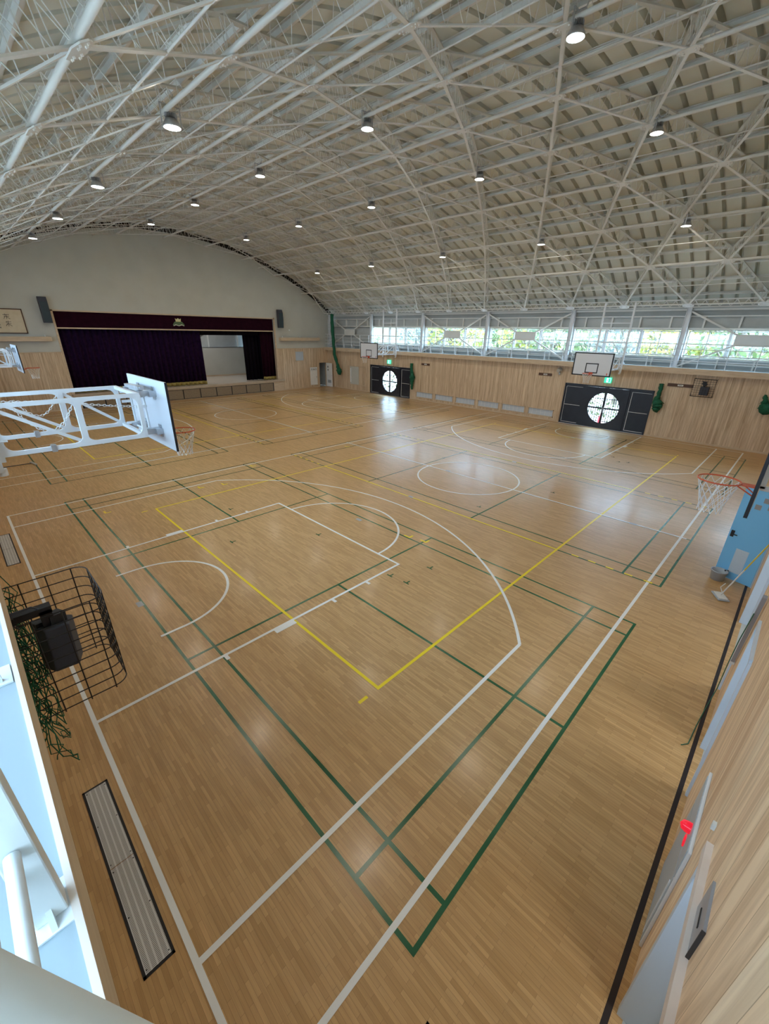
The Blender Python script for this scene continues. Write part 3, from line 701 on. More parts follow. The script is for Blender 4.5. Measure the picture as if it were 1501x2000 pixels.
# ---- things on the stage wall
def wall_speaker(x, lab):
    s = thing('wall_speaker', lab, 'speaker', (x, YS - .28, 4.85), 0, 'column speakers beside the stage')
    m = MB(); m.prism([(-.10, 0), (.17, 0.0), (.17, 1.32), (-.02, 1.32), (-.12, 1.1), (-.14, .6)], 0, -.2, .2); m.build('speaker_box', 'speaker', s, .012)
    m = MB(); m.prism([(-.105, .04), (-.10, .04), (-.02, 1.26), (-.125, 1.08), (-.145, .6)], 0, -.17, .17); m.build('speaker_grille', 'speaker_face', s)
    m = MB(); m.box(-.04, .04, .17, .30, .4, .9); m.build('wall_bracket', 'galvanised', s)
wall_speaker(4.72, 'dark column speaker on the white wall beside the curtain end of the stage')
wall_speaker(19.78, 'dark column speaker on the white wall beside the open end of the stage')
def shelf(x0, x1, lab, n):
    s = thing('light_shelf', lab, 'shelf', ((x0 + x1)/2, YS, 3.90)); w = (x1 - x0)/2
    m = MB(); m.box(-w, w, -.34, -.31, 0, .24); m.box(-w, w, -.31, 0, 0, .02); m.box(-w, -w + .03, -.31, 0, .02, .24); m.box(w - .03, w, -.31, 0, .02, .24); m.build('shelf_box', 'ply', s)
    for i in range(n):
        x = -w + .25 + i*(2*w - .5)/max(1, n - 1); m = MB(); m.box(x - .02, x + .02, -.2, -.16, .02, .34); m.build('upright_stub', 'steel2', s)
shelf(19.68, 23.55, 'pale wooden box shelf on the white wall beside the open doorway end', 3)
shelf(0.4, 4.66, 'pale wooden box shelf under the framed calligraphy', 2)
fr = thing('framed_calligraphy', 'framed brush calligraphy on aged paper on the stage wall', 'picture', (2.0, YS - .02, 4.28))
m = MB(); 
for (a, b, c, d) in ((-1.72, 1.72, 0, .05), (-1.72, 1.72, 1.19, 1.24), (-1.72, -1.67, 0, 1.24), (1.67, 1.72, 0, 1.24)): m.box(a, b, -.05, .0, c, d)
m.build('picture_frame', 'brown', fr)
m = MB(); m.box(-1.67, 1.67, -.03, -.01, .05, 1.19); m.build('paper_sheet', 'paper', fr)
m = MB(); random.seed(3)
def glyph(cx, cz, s):
    for a, b in (((-.5, .3), (.5, .35)), ((-.4, 0), (.45, .03)), ((0, .5), (-.05, -.5)), ((-.1, 0), (-.5, -.45)), ((.05, -.05), (.5, -.45)), ((-.3, .5), (-.2, .2))):
        a = (a[0] + random.uniform(-.1, .1), a[1] + random.uniform(-.1, .1))
        m.bar((cx + a[0]*s, -.034, cz + a[1]*s), (cx + b[0]*s, -.034, cz + b[1]*s), .006, .05*s + .006, (0, 0, 1))
for i in range(2): glyph(1.0, .85 - .36*i, .26)
for i in range(2): glyph(.1, .85 - .4*i, .3)
for c, n_, x in ((0, 6, .62), (1, 5, .48), (0, 5, -.4), (1, 4, -.6)):
    for i in range(n_): glyph(x, .95 - .13*i, .08)
m.build('brush_writing', 'ink', fr)
g = thing('wall_grille', 'small blue-grey ventilation grille high on the pine boards by the stage', 'grille', (21.55, YS - .02, 2.28))
m = MB(); 
for (a, b, c, d) in ((-.45, .45, 0, .05), (-.45, .45, .75, .8), (-.45, -.4, 0, .8), (.4, .45, 0, .8)): m.box(a, b, -.03, 0, c, d)
m.build('grille_frame', 'ply', g)
m = MB()
for i in range(9): m.box(-.4 + i*.09, -.35 + i*.09, -.02, -.005, .05, .75)
m.build('grille_slats', 'vent', g); m = MB(); m.box(-.4, .4, -.004, .0, .05, .75); m.build('grille_back', 'tub', g)
c = thing('white_wall_cabinet', 'white metal fire cabinet on the pine wall near the open doorway', 'cabinet', (22.95, YS - .02, .22))
m = MB(); m.box(-.37, .37, -.06, 0, 0, 1.5); m.build('cabinet_body', 'steel2', c, .01)
m = MB(); m.box(-.33, .33, -.07, -.062, .04, 1.2); dd = m.build('cabinet_door', 'line_white', c)
m = MB(); m.box(.24, .28, -.09, -.07, .6, .75); m.build('handle', 'galvanised', dd)
m = MB(); m.lathe([(.001, .0), (.05, 0), (.05, .03)], (0, 0, 0), 12); o = m.build('round_lamp', 'brown', c); o.location = (0, -.06, 1.33); o.rotation_euler = (PI/2, 0, 0)
for sx in (-.22, .22): m = MB(); m.box(sx - .05, sx + .05, -.068, -.06, 1.28, 1.4); m.build('dark_plate', 'tub', c)
dl = thing('open_white_door', 'white door leaf standing open in the corner by the green net', 'door', (24.40, YS - .05, 0))
m = MB(); m.box(-.04, 0, -.82, 0, .02, 2.05); lf = m.build('leaf', 'line_white', dl)
m = MB(); m.box(-.06, -.04, -.30, -.22, 1.65, 1.80); m.box(-.06, -.04, -.30, -.22, 1.40, 1.52); m.build('dark_label', 'ink', lf)
m = MB(); m.box(-.08, -.04, -.76, -.70, .98, 1.02); m.build('handle', 'galvanised', lf)
m = MB(); m.box(-.05, -.04, -.66, -.2, .35, .6); m.build('louvre', 'tub', lf)
cr = MB(); cr.box(23.5, 24.6, YS + .02, 26, -.05, -.001); cr.box(23.4, 23.5, YS + .2, 26, 0, 2.6); cr.box(24.6, 24.7, YS + .2, 26, 0, 2.6); cr.box(23.4, 24.7, 26, 26.1, 0, 2.6); cr.box(23.4, 24.7, YS + .2, 26, 2.6, 2.7)
struct('wall_side_passage', cr, 'panel_grey', 'grey passage behind the open white door', 'wall')
sd_ = MB(); sd_.box(-.05, .05, -.05, 0, 0, .1); o = tag(sd_.build('wall_sensor', 'line_white'), 'tiny white box on the white wall above the wooden shelf', 'sensor'); o.location = (20.7, YS, 4.65)

# ================================================================ BASKETBALL HOOPS
def net(mb, cx, cy, z, r0=.225, r1=.13, h=.42, n=12, t=.0042, mi=0):
    rows = 5
    def P(j, i):
        f = i/rows; r = r0 + (r1 - r0)*min(1, f*1.25)**.8; a = 2*PI*(j + .5*(i % 2))/n; return (cx + r*math.cos(a), cy + r*math.sin(a), z - h*f)
    for j in range(n):
        for i in range(rows):
            if i % 2 == 0: mb.tube([P(j, i), P(j, i+1)], t, 4, caps=False); mb.tube([P(j, i), P(j-1, i+1)], t, 4, caps=False)
            else: mb.tube([P(j, i), P(j, i+1)], t, 4, caps=False); mb.tube([P(j, i), P(j+1, i+1)], t, 4, caps=False)
def rim(parent, cx, cy, z, bx, by, orient='x'):
    """ring centred at cx,cy ; board contact at bx (orient x) or by (orient y)"""
    m = MB(); m.tube([(cx + .228*math.cos(2*PI*i/40), cy + .228*math.sin(2*PI*i/40), z) for i in range(40)], .0095, 8, True)
    if orient == 'x':
        s = 1 if bx < cx else -1
        m.box(bx, cx - s*.235, cy - .07, cy + .07, z - .008, z + .004); m.box(bx, bx + s*.012, cy - .09, cy + .09, z - .12, z + .03)
        for q in (-1, 1): m.tube([(cx - s*.2, cy + q*.12, z - .005), (bx, cy + q*.07, z - .11)], .008, 6)
    else:
        s = 1 if by < cy else -1
        m.box(cx - .07, cx + .07, by, cy - s*.235, z - .008, z + .004); m.box(cx - .09, cx + .09, by, by + s*.012, z - .12, z + .03)
        for q in (-1, 1): m.tube([(cx + q*.12, cy - s*.2, z - .005), (cx + q*.07, by, z - .11)], .008, 6)
        m.arc_ring(cx, cy, .222, .045, 0, 2*PI, z - .02)
    r = m.build('rim', 'orange', parent)
    m = MB(); net(m, cx, cy, z - .012); m.build('net', 'netting', r)
def backboard(parent, x, s=1):
    """board in plane x, facing +s"""
    zb, zt = 2.92, 3.97
    m = MB(); m.box(x - s*.03, x, -.9, .9, zb, zt); b = m.build('backboard', 'board', parent)
    m = MB(); w = .05
    for (a, c, d, e) in ((-.9, .9, zb, zb + w), (-.9, .9, zt - w, zt), (-.9, -.9 + w, zb, zt), (.9 - w, .9, zb, zt)): m.box(x, x + s*.004, a, c, d, e)
    m.box(x - s*.031, x + s*.004, -.904, -.9, zb, zt); m.box(x - s*.031, x + s*.004, .9, .904, zb, zt); m.box(x - s*.031, x + s*.004, -.9, .9, zb - .004, zb)
    a, c, d, e = -.295, .295, 3.05, 3.50; w = .045
    for (p, q, u, v) in ((a, c, d, d + w), (a, c, e - w, e), (a, a + w, d, e), (c - w, c, d, e)): m.box(x, x + s*.004, p, q, u, v)
    m.build('black_border', 'black', b)
    m = MB(); m.box(x, x + s*.003, .72, .76, 2.99, 3.09); m.build('red_mark', 'orange', b)
def chainlinks(mb, pts, L_=.05, t=.0045):
    pts = [Vector(p) for p in pts]; tot = sum((b - a).length for a, b in zip(pts[:-1], pts[1:])); n = int(tot/(L_*.78)); d = 0; i = 0; acc = 0
    for q in range(n):
        s = (q + .5)*tot/n
        while i < len(pts) - 2 and acc + (pts[i+1] - pts[i]).length < s: acc += (pts[i+1] - pts[i]).length; i += 1
        dr = (pts[i+1] - pts[i]); p = pts[i] + dr*((s - acc)/dr.length); dr.normalize()
        u = Vector((0, 1, 0)) if q % 2 else Vector((0, 0, 1)); u = (u - dr*u.dot(dr)).normalized()
        mb.tube([p + dr*(L_/2*math.cos(a)) + u*(L_*.3*math.sin(a)) for a in [2*PI*k/8 for k in range(8)]], t, 4, True)
def hoop(far, cy, lab):
    r = thing('basketball_hoop', lab, 'basketball hoop', ((24.0, cy, 0) if far else (0, cy, 0)), PI if far else 0, 'folding wall-hung hoops')
    zb, zt, Y, x1, xm = 3.17, 3.785, .57, 1.84, 1.04
    for s in (-1, 1):
        fmh = MB(); y = s*Y
        for z in (zb, zt): fmh.bar((-.05, y, z), (x1, y, z), .05, .055)
        for x in (.13, xm, x1 - .02): fmh.bar((x, y, zb), (x, y, zt), .055, .075 if x == xm else .055, (1, 0, 0))
        for x, sg in ((.13, 1), (xm, 1), (xm, -1), (x1 - .02, -1)):          # rounded corner gussets
            for z, sz in ((zb, 1), (zt, -1)):
                R = .10; pts = [(x, z)] + [(x + sg*(R - R*math.sin(a) + .03), z + sz*(R - R*math.cos(a) + .03)) for a in [PI/2*i/5 for i in range(6)]]
                fmh.prism(pts, 1, y - .022, y + .022)
        fmh.build('side_frame', 'steel2', r)
    for s in (-1, 1): m = MB(); m.bar((.15, s*Y, zt - .03), (xm - .02, s*Y, zb + .03), .03, .045, (0, 0, 1)); m.build('diagonal', 'steel2', r)
    m = MB(); m.bar((xm + .02, Y, zt - .03), (x1 - .05, Y, zb + .03), .03, .045); m.build('diagonal', 'steel2', r)
    m = MB()
    for x in (.13, x1 - .02):
        for z in (zb, zt): m.bar((x, -Y, z), (x, Y, z), .05, .05)
    m.build('cross_member', 'steel2', r)
    # board carrier
    m = MB()
    for s in (-1, 1):
        m.tube([(x1 + .12, s*.34, zb + .02), (x1 + .12, s*.34, zt - .02)], .018, 8)
        for z in (zb + .05, (zb + zt)/2 + .1, zt - .05): m.bar((x1 - .02, s*.36, z), (x1 + .14, s*.34, z), .03, .04)
        for z in (zb + .0, zt + .0): m.bar((x1 + .12, s*.34, z), (2.12, s*.36, z), .05, .05)
    m.tube([(x1 + .12, -.34, zt), (x1 + .12, .34, zt)], .02, 8); m.tube([(x1 + .12, -.34, zb), (x1 + .12, .34, zb)], .02, 8); m.build('board_carrier', 'steel2', r)
    m = MB()
    for s in (-1, 1):
        for z in (zb, zt - .02):
            m.box(2.02, 2.12, s*.36 - .10, s*.36 + .10, z - .045, z + .045); m.box(2.105, 2.12, s*.36 - .05, s*.36 + .05, z - .1, z + .1); m.box(x1 + .05, x1 + .2, s*.34 - .05, s*.34 + .05, z - .035, z + .05)
    m.bar((x1 + .1, -.38, zt + .07), (x1 + .12, .38, zt + .05), .09, .05); m.tube([(x1 + .1, -.42, zt + .07), (x1 + .1, -.2, zt + .08)], .03, 8); m.build('bracket', 'galvanised', r)
    # chains
    def sag(a, b, d, n=14):
        a, b = Vector(a), Vector(b); return [a.lerp(b, i/n) - Vector((0, 0, d*4*(i/n)*(1 - i/n))) for i in range(n + 1)]
    for c_ in (((.0, .2, zt - .02), (1.86, .2, zt - .12), .03), ((.35, -.25, zt - .02), (xm - .05, -.50, zt - .08), .36), ((.45, .3, zt - .06), (xm - .06, .48, zt - .05), .26), ((.9, -.1, zt - .06), (1.86, -.2, zt - .22), .02)):
        m = MB(); chainlinks(m, sag(*c_)); m.build('chain', 'netting', r)
    # hanging posts and pivots
    for s in (-1, 1):
        m = MB(); m.bar((.03, s*.68, 2.98), (.03, s*.68, 6.2), .075, .075, (1, 0, 0)); m.tube([(.05, s*.66, 2.93), (.05, s*.66, 3.02)], .05, 12); p = m.build('hanging_post', 'steel2', r)
        m = MB(); m.box(-.02, .12, s*.60, s*.64, zb - .08, zb + .16); m.tube([(.05, s*.50, zb + .05), (.05, s*.72, zb + .05)], .02, 8); m.tube([(.1, s*.62, zb + .18), (.2, s*.62, zb + .18)], .012, 6); m.build('pivot', 'steel2', p)
        for z in (3.45, 4.4): m = MB(); m.bar((.03, s*.68, z), (-.32, s*.68, z), .05, .05); m.build('wall_tie', 'steel2', p)
    for z in (4.4, 5.3): m = MB(); m.bar((.03, -.68, z), (.03, .68, z), .04, .04); m.build('post_tie', 'steel2', r)
    for x, s in ((.65, -1), (.62, 1)): m = MB(); m.box(x - .03, x + .03, s*Y - .035, s*Y + .035, zb - .045, zb + .05); m.build('clamp', 'galvanised', r)
    backboard(r, 2.15, 1)
    rim(r, 2.555, 0, 3.05, 2.15, 0, 'x')
    return r
hoop(False, -0.0, 'large folding hoop nearest the camera, its backboard seen from behind')
hoop(False, 15.95, 'smaller-looking folding hoop on the gallery side near the framed calligraphy')
hoop(True, -0.05, 'folding hoop above the round-window door farther from the stage')
hoop(True, 15.6, 'folding hoop above the round-window door nearer the stage')
r = thing('basketball_hoop', 'orange-rimmed hoop on the near end wall above the light blue door', 'basketball hoop', (6.5, -7.63, 0), PI/2)
backboard(r, 0, 1); rim(r, .375, 0, 3.05, 0, 0, 'x')
for s in (-1, 1):
    m = MB()
    for z in (3.15, 3.8): m.bar((-.03, s*.4, z), (-.46, s*.4, z), .05, .05)
    m.bar((-.05, s*.4, 3.15), (-.05, s*.4, 3.8), .05, .05, (1, 0, 0)); m.build('wall_arm', 'steel2', r)

# ================================================================ FAR WALL FITTINGS
def exit_sign(y, lab):
    s = thing('exit_sign', lab, 'exit sign', (XR - .03, y, 2.42), 0, 'exit signs over the doors')
    m = MB(); m.box(-.06, .03, -.17, .17, 0, .28); m.build('sign_case', 'exit_green', s)
    m = MB(); m.box(-.066, -.06, -.14, .06, .03, .25); f = m.build('sign_panel', 'exit_white', s)
    m = MB(); m.box(-.07, -.066, -.13, -.03, .04, .24); m.tube([(-.07, .0, .08), (-.07, .02, .15), (-.07, -.01, .19)], .018, 6); m.build('pictogram', 'exit_green', f)
exit_sign(-.09, 'green exit sign above the round-window door farther from the stage')
exit_sign(16.1, 'green exit sign above the round-window door nearer the stage')
def plaque(y, w, lab):
    s = thing('name_plaque', lab, 'plaque', (XR - .005, y, 2.52), 0, 'brown plaques on the pine wall')
    m = MB(); m.box(-.03, 0, -w/2, w/2, 0, .14); m.build('board', 'brown', s)
    m = MB(); m.box(-.035, -.03, -.13, .10, .035, .105); q = m.build('label', 'label', s)
    m = MB(); m.box(-.038, -.035, -.08, .05, .06, .078); m.build('writing', 'ink', q)
plaque(12.45, .75, 'brown plaque with white label by the stage-side door')
plaque(3.4, .8, 'brown plaque with white label left of the wall lamp, mid wall')
plaque(-3.35, 1.05, 'brown plaque with white label beside the black wire speaker cage')
s = thing('wall_spotlight', 'small grey projector lamp on the pine wall beside the far hoop', 'lamp', (XR, 2.55, 2.75))
m = MB(); m.tube([(-.32, 0, .12), (-.1, 0, .16)], [.10, .14], 14); m.build('lamp_head', 'galvanised', s); m = MB(); m.box(-.12, 0, -.05, .05, .05, .25); m.box(-.1, -.04, -.03, .03, -.12, .05); m.build('bracket', 'tub', s)
def gathered_net(pts, rad, lab, name='gathered_net'):
    r = thing(name, lab, 'net', pts[-1])
    o = Vector(pts[-1]); pts = [Vector(p) - o for p in pts]
    m = MB(); n = 22; P = []; R = []
    for i in range(n + 1):
        f = i/n*(len(pts) - 1); a = min(int(f), len(pts) - 2); q = pts[a].lerp(pts[a+1], f - a); rr = rad[a] + (rad[a+1] - rad[a])*(f - a)
        P.append(q + Vector((random.uniform(-1, 1), random.uniform(-1, 1), 0))*rr*.2); R.append(rr*random.uniform(.8, 1.15))
    m.tube(P, R, 9); m.build('net_bundle', 'green_net', r)
    m = MB()
    for k in range(26):
        i = random.randint(0, n - 3); a = random.uniform(0, 2*PI); q = []
        for t in range(4): a += random.uniform(-.5, .7); rr = R[min(n, i + t)]*random.uniform(1.0, 1.3); q.append(P[min(n, i + t)] + Vector((rr*math.cos(a), rr*math.sin(a), 0)))
        m.tube(q, .008, 4, caps=False)
    m.build('net_strand', 'green_net', r)
random.seed(11)
gathered_net([(24.33, -2.62, 2.62), (24.35, -2.62, 2.1), (24.35, -2.55, 1.85), (24.35, -2.72, 1.6), (24.35, -2.62, 1.3)], [.08, .09, .14, .26, .12], 'dark green gathered net hanging beside the farther round-window door')
gathered_net([(24.36, 13.65, 2.6), (24.36, 13.6, 2.0), (24.36, 13.5, 1.65), (24.36, 13.55, 1.3), (24.36, 13.5, .75)], [.10, .10, .20, .13, .07], 'slim dark green net hanging beside the nearer round-window door')
gathered_net([(24.2, 22.7, 6.0), (24.15, 22.55, 4.5), (24.1, 22.35, 2.9), (24.1, 21.95, 1.9), (24.1, 21.75, 1.55), (24.1, 21.75, 1.2)], [.14, .13, .12, .12, .24, .16], 'long green net hanging from the eave in the stage corner')
gathered_net([(24.4, -6.55, 2.5), (24.38, -6.6, 2.2), (24.38, -6.7, 1.95), (24.38, -6.7, 1.9)], [.05, .12, .26, .2], 'green net bundle low on the pine wall at the photo edge')
sp = thing('ladder_rack', 'white rungs on the gallery end beside the long green net', 'ladder', (24.5, 23.3, 3.4))
m = MB()
for i in range(9): m.bar((0, -.3, .15 + i*.22), (0, .3, .15 + i*.22), .03, .03)
for s in (-.3, .3): m.bar((0, s, 0), (0, s, 2.2), .03, .03, (1, 0, 0))
m.build('rungs', 'steel2', sp)
hp = thing('wall_hatch', 'pale framed wall hatch beside the door nearer the stage', 'hatch', (XR, 20.0, .45))
m = MB(); m.box(-.03, 0, -1.1, 1.1, 0, .04); m.box(-.03, 0, -1.1, 1.1, 1.5, 1.54); m.box(-.03, 0, -1.1, -1.06, 0, 1.54); m.box(-.03, 0, 1.06, 1.1, 0, 1.54); m.build('hatch_frame', 'ply', hp)
m = MB(); m.box(-.02, 0, -.3, .8, .05, 1.5); m.build('pale_panel', 'white', hp)
m = MB(); m.box(-.035, -.02, .66, .76, .2, 1.35); m.build('white_strip', 'steel2', hp)

# ---- speaker cages
def cage(mb, W, D, H, nz, ny, r, rc=.09):
    """U-shaped wire hoops: from wall x=0 out to x=D, width W about y=0, height H up from z=0"""
    def hoop_pts(z):
        pts = [(0, -W/2, z), (D - rc, -W/2, z)] + [(D - rc + rc*math.sin(a), -W/2 + rc - rc*math.cos(a), z) for a in [PI/2*i/5 for i in range(1, 6)]]
        pts += [(D - rc + rc*math.cos(a), W/2 - rc + rc*math.sin(a), z) for a in [PI/2*i/5 for i in range(0, 6)]] + [(0, W/2, z)]
        return pts
    for i in range(nz): mb.tube(hoop_pts(H*i/(nz - 1)), r, 6)
    for y in (-W/2, W/2):
        for i in range(ny): x = .06 + (D - rc - .06)*i/(ny - 1); mb.tube([(x, y, -.02), (x, y, H)], r, 6)
    for i in range(ny): y = -W/2 + rc + (W - 2*rc)*i/(ny - 1); mb.tube([(D, y, -.02), (D, y, H)], r, 6)
nc = thing('caged_speaker', 'dark speaker in a black wire cage below the near gallery edge', 'speaker', (XL, -4.38, 2.25))
m = MB(); cage(m, .58, .78, .76, 10, 5, .0042); m.build('wire_cage', 'black', nc)
m = MB()
hx = [(-.13, -.04), (-.09, .12), (.09, .12), (.13, -.04), (.05, -.15), (-.05, -.15)]
m.prism([(-.11, -.07), (-.12, .05), (-.05, .11), (.07, .10), (.11, .0), (.02, -.12)], 2, -.165, .165)
o = m.build('speaker_box', 'speaker', nc, .008); o.location = (.49, -.01, .36); o.rotation_euler = (math.radians(-6), math.radians(5), math.radians(20))
m = MB(); m.box(-.05, .05, -.05, .05, 0, .07); m.box(-.11, -.03, .02, .1, 0, .03); a_ = m.build('terminal', 'black', o); a_.location = (0, 0, .165)
m = MB(); m.bar((.28, 0, .66), (.50, 0, .66), .07, .05); m.bar((0, 0, .62), (.3, 0, .66), .10, .05); m.bar((.46, .0, .66), (.46, 0, .5), .07, .07, (1, 0, 0)); m.build('mounting_arm', 'black', nc)
m = MB(); m.tube([(.0, -.05, .7), (.2, -.07, .74), (.4, -.03, .72), (.5, .0, .6)], .006, 6); m.tube([(.15, .1, .75), (.3, .13, .5), (.2, .16, .3)], .004, 5); m.build('cable', 'speaker', nc)
fc = thing('caged_speaker', 'dark speaker behind a black wire cage on the far pine wall', 'speaker', (XR, -4.32, 2.17), PI)
m = MB(); m.tube([(.32, -.42, 0.03), (.32, .42, 0.03), (.32, .42, .8), (.32, -.42, .8)], .02, 6, True)
for i in range(1, 8): z = .8*i/8; m.tube([(.32, -.42, z), (.32, .42, z)], .005, 4)
for i in range(1, 8): y = -.42 + .84*i/8; m.tube([(.32, y, .03), (.32, y, .8)], .005, 4)
for y in (-.42, .42):
    for z in (.04, .8): m.tube([(0, y, z), (.32, y, z)], .012, 5)
    for i in range(1, 8): m.tube([(0, y, .8*i/8), (.32, y, .8*i/8)], .004, 4)
m.build('wire_cage', 'black', fc)
m = MB(); m.box(.08, .28, -.12, .22, .1, .46); m.build('speaker_box', 'speaker', fc, .01)
m = MB(); m.box(0, .25, -.05, .05, .5, .56); m.box(.15, .2, -.04, .04, .46, .6); m.build('bracket', 'black', fc); m = MB(); m.prism([(-.12, .58), (0, .52), (.12, .58), (.05, .64), (.1, .7), (-.02, .68), (-.12, .72), (-.08, .64)], 0, .2, .24); m.build('bracket_plate', 'black', fc)
# green net draped beside the near cage
gn = thing('hanging_green_net', 'tangled green net hanging behind the near wire cage', 'net', (XL + .05, -4.5, 1.6))
random.seed(5); m = MB()
for k in range(120):
    y0 = random.uniform(-.40, 1.15); x0 = random.uniform(.02, .26); z0 = random.uniform(.7, 1.3); pts = []
    x, y, z = x0, y0, z0
    for t in range(8): pts.append((x, y, z)); x = min(.30, max(.01, x + random.uniform(-.06, .06))); y += random.uniform(-.09, .09); z = max(.42, z - random.uniform(.02, .16))
    m.tube(pts, .0035, 4, caps=False)
for k in range(14):
    c = Vector((random.uniform(.06, .28), random.uniform(-.45, .8), random.uniform(.5, 1.15))); a = random.uniform(0, PI); s_ = random.uniform(.04, .10)
    m.tube([c + Vector((s_*.5*math.cos(t), s_*math.sin(t)*math.cos(a), s_*math.sin(t)*math.sin(a))) for t in [2*PI*q/9 for q in range(9)]], .0045, 4, True)
m.build('net_strand', 'green_net', gn)
m = MB(); P = [(.08, .9 - i*.13, 1.0 + .1*math.sin(i*1.3)) for i in range(12)]; m.tube(P, [.07 + .03*math.sin(i*2.1) for i in range(12)], 7); m.build('net_bundle', 'green_net', gn)

# ================================================================ NEAR CORNER OF THE GALLERY
p = thing('gallery_post', 'slim cream steel post standing at the near gallery edge', 'post', (-.302, -6.75, ZW))
m = MB(); m.box(-.033, .033, -.03, .03, .010, 2.7); m.build('post_shaft', 'steel', p, .004)
m = MB(); m.box(-.05, .042, -.065, .06, .0045, .010); m.build('foot_plate', 'steel2', p)
m = MB(); m.prism([(-.03, .010), (-.06, .010), (-.03, .05)], 0, -.006, .006); m.build('foot_gusset', 'steel', p)
for z, x, lab in ((.285, -.307, 'right'), (.235, -.365, 'left')):
    m = MB(); m.tube([(x, -6.785, ZW + z), (x, -8.0, ZW + z)], .0155, 12); tag(m.build('gallery_pipe', 'steel2'), 'shiny white pipe from the slim gallery post to the corner, %s one of the pair' % ('inner' if lab == 'right' else 'outer'), 'pipe', 'corner pipes')
d = Vector((.49, -.87, 0)).normalized(); side_ = Vector((-.87, -.49, 0)); A = Vector((-.176, -7.455, 4.30))
m = MB(); c0 = A + side_*.075 + Vector((0, 0, -.03))
ring = [(.075*math.copysign(abs(math.cos(t))**.7, math.cos(t)), .045*math.copysign(abs(math.sin(t))**.7, math.sin(t))) for t in [2*PI*i/20 for i in range(20)]]
vs = [c0 + d*t + side_*u + Vector((0, 0, v)) for t in (-.85, .55) for u, v in ring]
m.add(vs, [(i, (i+1) % 20, (i+1) % 20 + 20, i + 20) for i in range(20)], 0, True); m.add(vs[:20], [tuple(range(19, -1, -1))]); m.add(vs[20:], [tuple(range(20))])
tag(m.build('corner_handrail', 'handrail'), 'wide grey rounded handrail crossing the gallery corner below the camera', 'handrail')
b = thing('edge_bracket', 'small white metal bracket on the near gallery edge', 'bracket', (-.30, -5.68, ZW))
m = MB(); m.box(-.06, .03, -.08, .05, .005, .012); m.box(-.02, .0, -.06, -.04, .012, .06); m.build('plate', 'steel2', b); m = MB(); m.tube([(-.3, -.05, .03), (-.02, -.05, .03)], .012, 8); m.build('stub_pipe', 'steel2', b)

# ---- floor grates
def grate(x0, x1, y0, y1, lab):
    g = thing('floor_grate', lab, 'grate', ((x0 + x1)/2, (y0 + y1)/2, 0), 0, 'floor grates'); a, b_ = (x1 - x0)/2, (y1 - y0)/2
    m = MB(); w = .022
    m.box(-a, a, -b_, -b_ + w, 0, .006); m.box(-a, a, b_ - w, b_, 0, .006); m.box(-a, -a + w, -b_, b_, 0, .006); m.box(a - w, a, -b_, b_, 0, .006); m.build('grate_frame', 'black', g)
    if b_ > a:
        for s in (-1, 1):
            m = MB(); m.box(-a + w, a - w, *sorted((s*.004, s*(b_ - w))), 0, .005); m.build('perforated_plate', 'grate', g)
            m = MB()
            for yy in (.04, b_/2, b_ - .05):
                for xx in (-a + .035, a - .035): m.lathe([(.001, .001), (.006, .001), (.006, 0)], (xx, s*yy, .005), 8)
            m.build('screw', 'black', g)
    else: m = MB(); m.box(-a + w, a - w, -b_ + w, b_ - w, 0, .005); m.build('perforated_plate', 'grate', g)
grate(-.335, -.095, -5.37, -3.355, 'long perforated floor grate nearest the camera beside the baseline')
grate(-.335, -.095, 3.27, 5.21, 'perforated floor grate beyond the near caged speaker')
grate(-.335, -.095, 11.3, 13.3, 'perforated floor grate near the farther gallery-side hoop')
grate(-.9, 1.085, -7.32, -7.08, 'black-framed floor grate directly under the camera at the near wall')

# ================================================================ NEAR WALL FITTINGS
def jamb(idx, a, b, h, lab):
    d_ = empty('door_%d' % idx, (b, YN, 0)); tag(d_, lab, 'doorway', kind='structure')
    m = MB(); m.box(-.03, .03, -.26, .025, 0, h); m.box(a - b - .03, a - b + .03, -.26, .025, 0, h); m.box(a - b, 0, -.26, .025, h - .03, h + .03); m.build('door_frame', 'bluewhite', d_)
    m = MB(); m.box(-.06, -.03, -.30, -.20, 0, h); m.build('door_stop', 'tub', d_)
jamb(3, .55, 2.16, 2.0, 'open doorway with pale steel frame nearest the camera')
jamb(4, 4.45, 5.28, 1.93, 'narrow doorway with pale steel frame past the alarm cabinet')
jamb(5, 6.6, 8.78, 1.95, 'wide doorway with pale steel frame under the near-wall hoop')
jamb(6, 10.36, 11.6, 2.05, 'doorway of the light blue door')
ac = thing('alarm_cabinet', 'flat white steel fire cabinet with a red lamp on the near wall', 'cabinet', (3.08, YN, 0.02))
m = MB(); m.box(-.42, .42, 0, .022, 0, 1.34); m.build('cabinet_body', 'steel2', ac, .006)
m = MB(); m.box(-.39, .39, .022, .026, .03, .95); dr_ = m.build('cabinet_door', 'tub', ac); m = MB(); m.box(-.39, .39, .022, .027, .98, 1.31); m.build('upper_panel', 'tub', ac)
m = MB(); m.box(-.36, -.33, .026, .032, .1, .85); m.build('handle', 'steel2', dr_)
m = MB(); m.lathe([(.045, 0), (.045, .03), (.035, .06), (.001, .075)], (0, 0, 0), 16); o = m.build('alarm_lamp', 'red', ac); o.location = (-.1, .024, 1.2); o.rotation_euler = (-PI/2, 0, 0)
m = MB(); m.lathe([(.05, 0), (.05, .012), (.001, .016)], (0, 0, 0), 16); o = m.build('call_button', 'red', ac); o.location = (-.1, .024, 1.05); o.rotation_euler = (-PI/2, 0, 0)
sp_ = thing('room_plate', 'small grey square plate above the doorway nearest the camera', 'plate', (1.70, YN, 2.06))
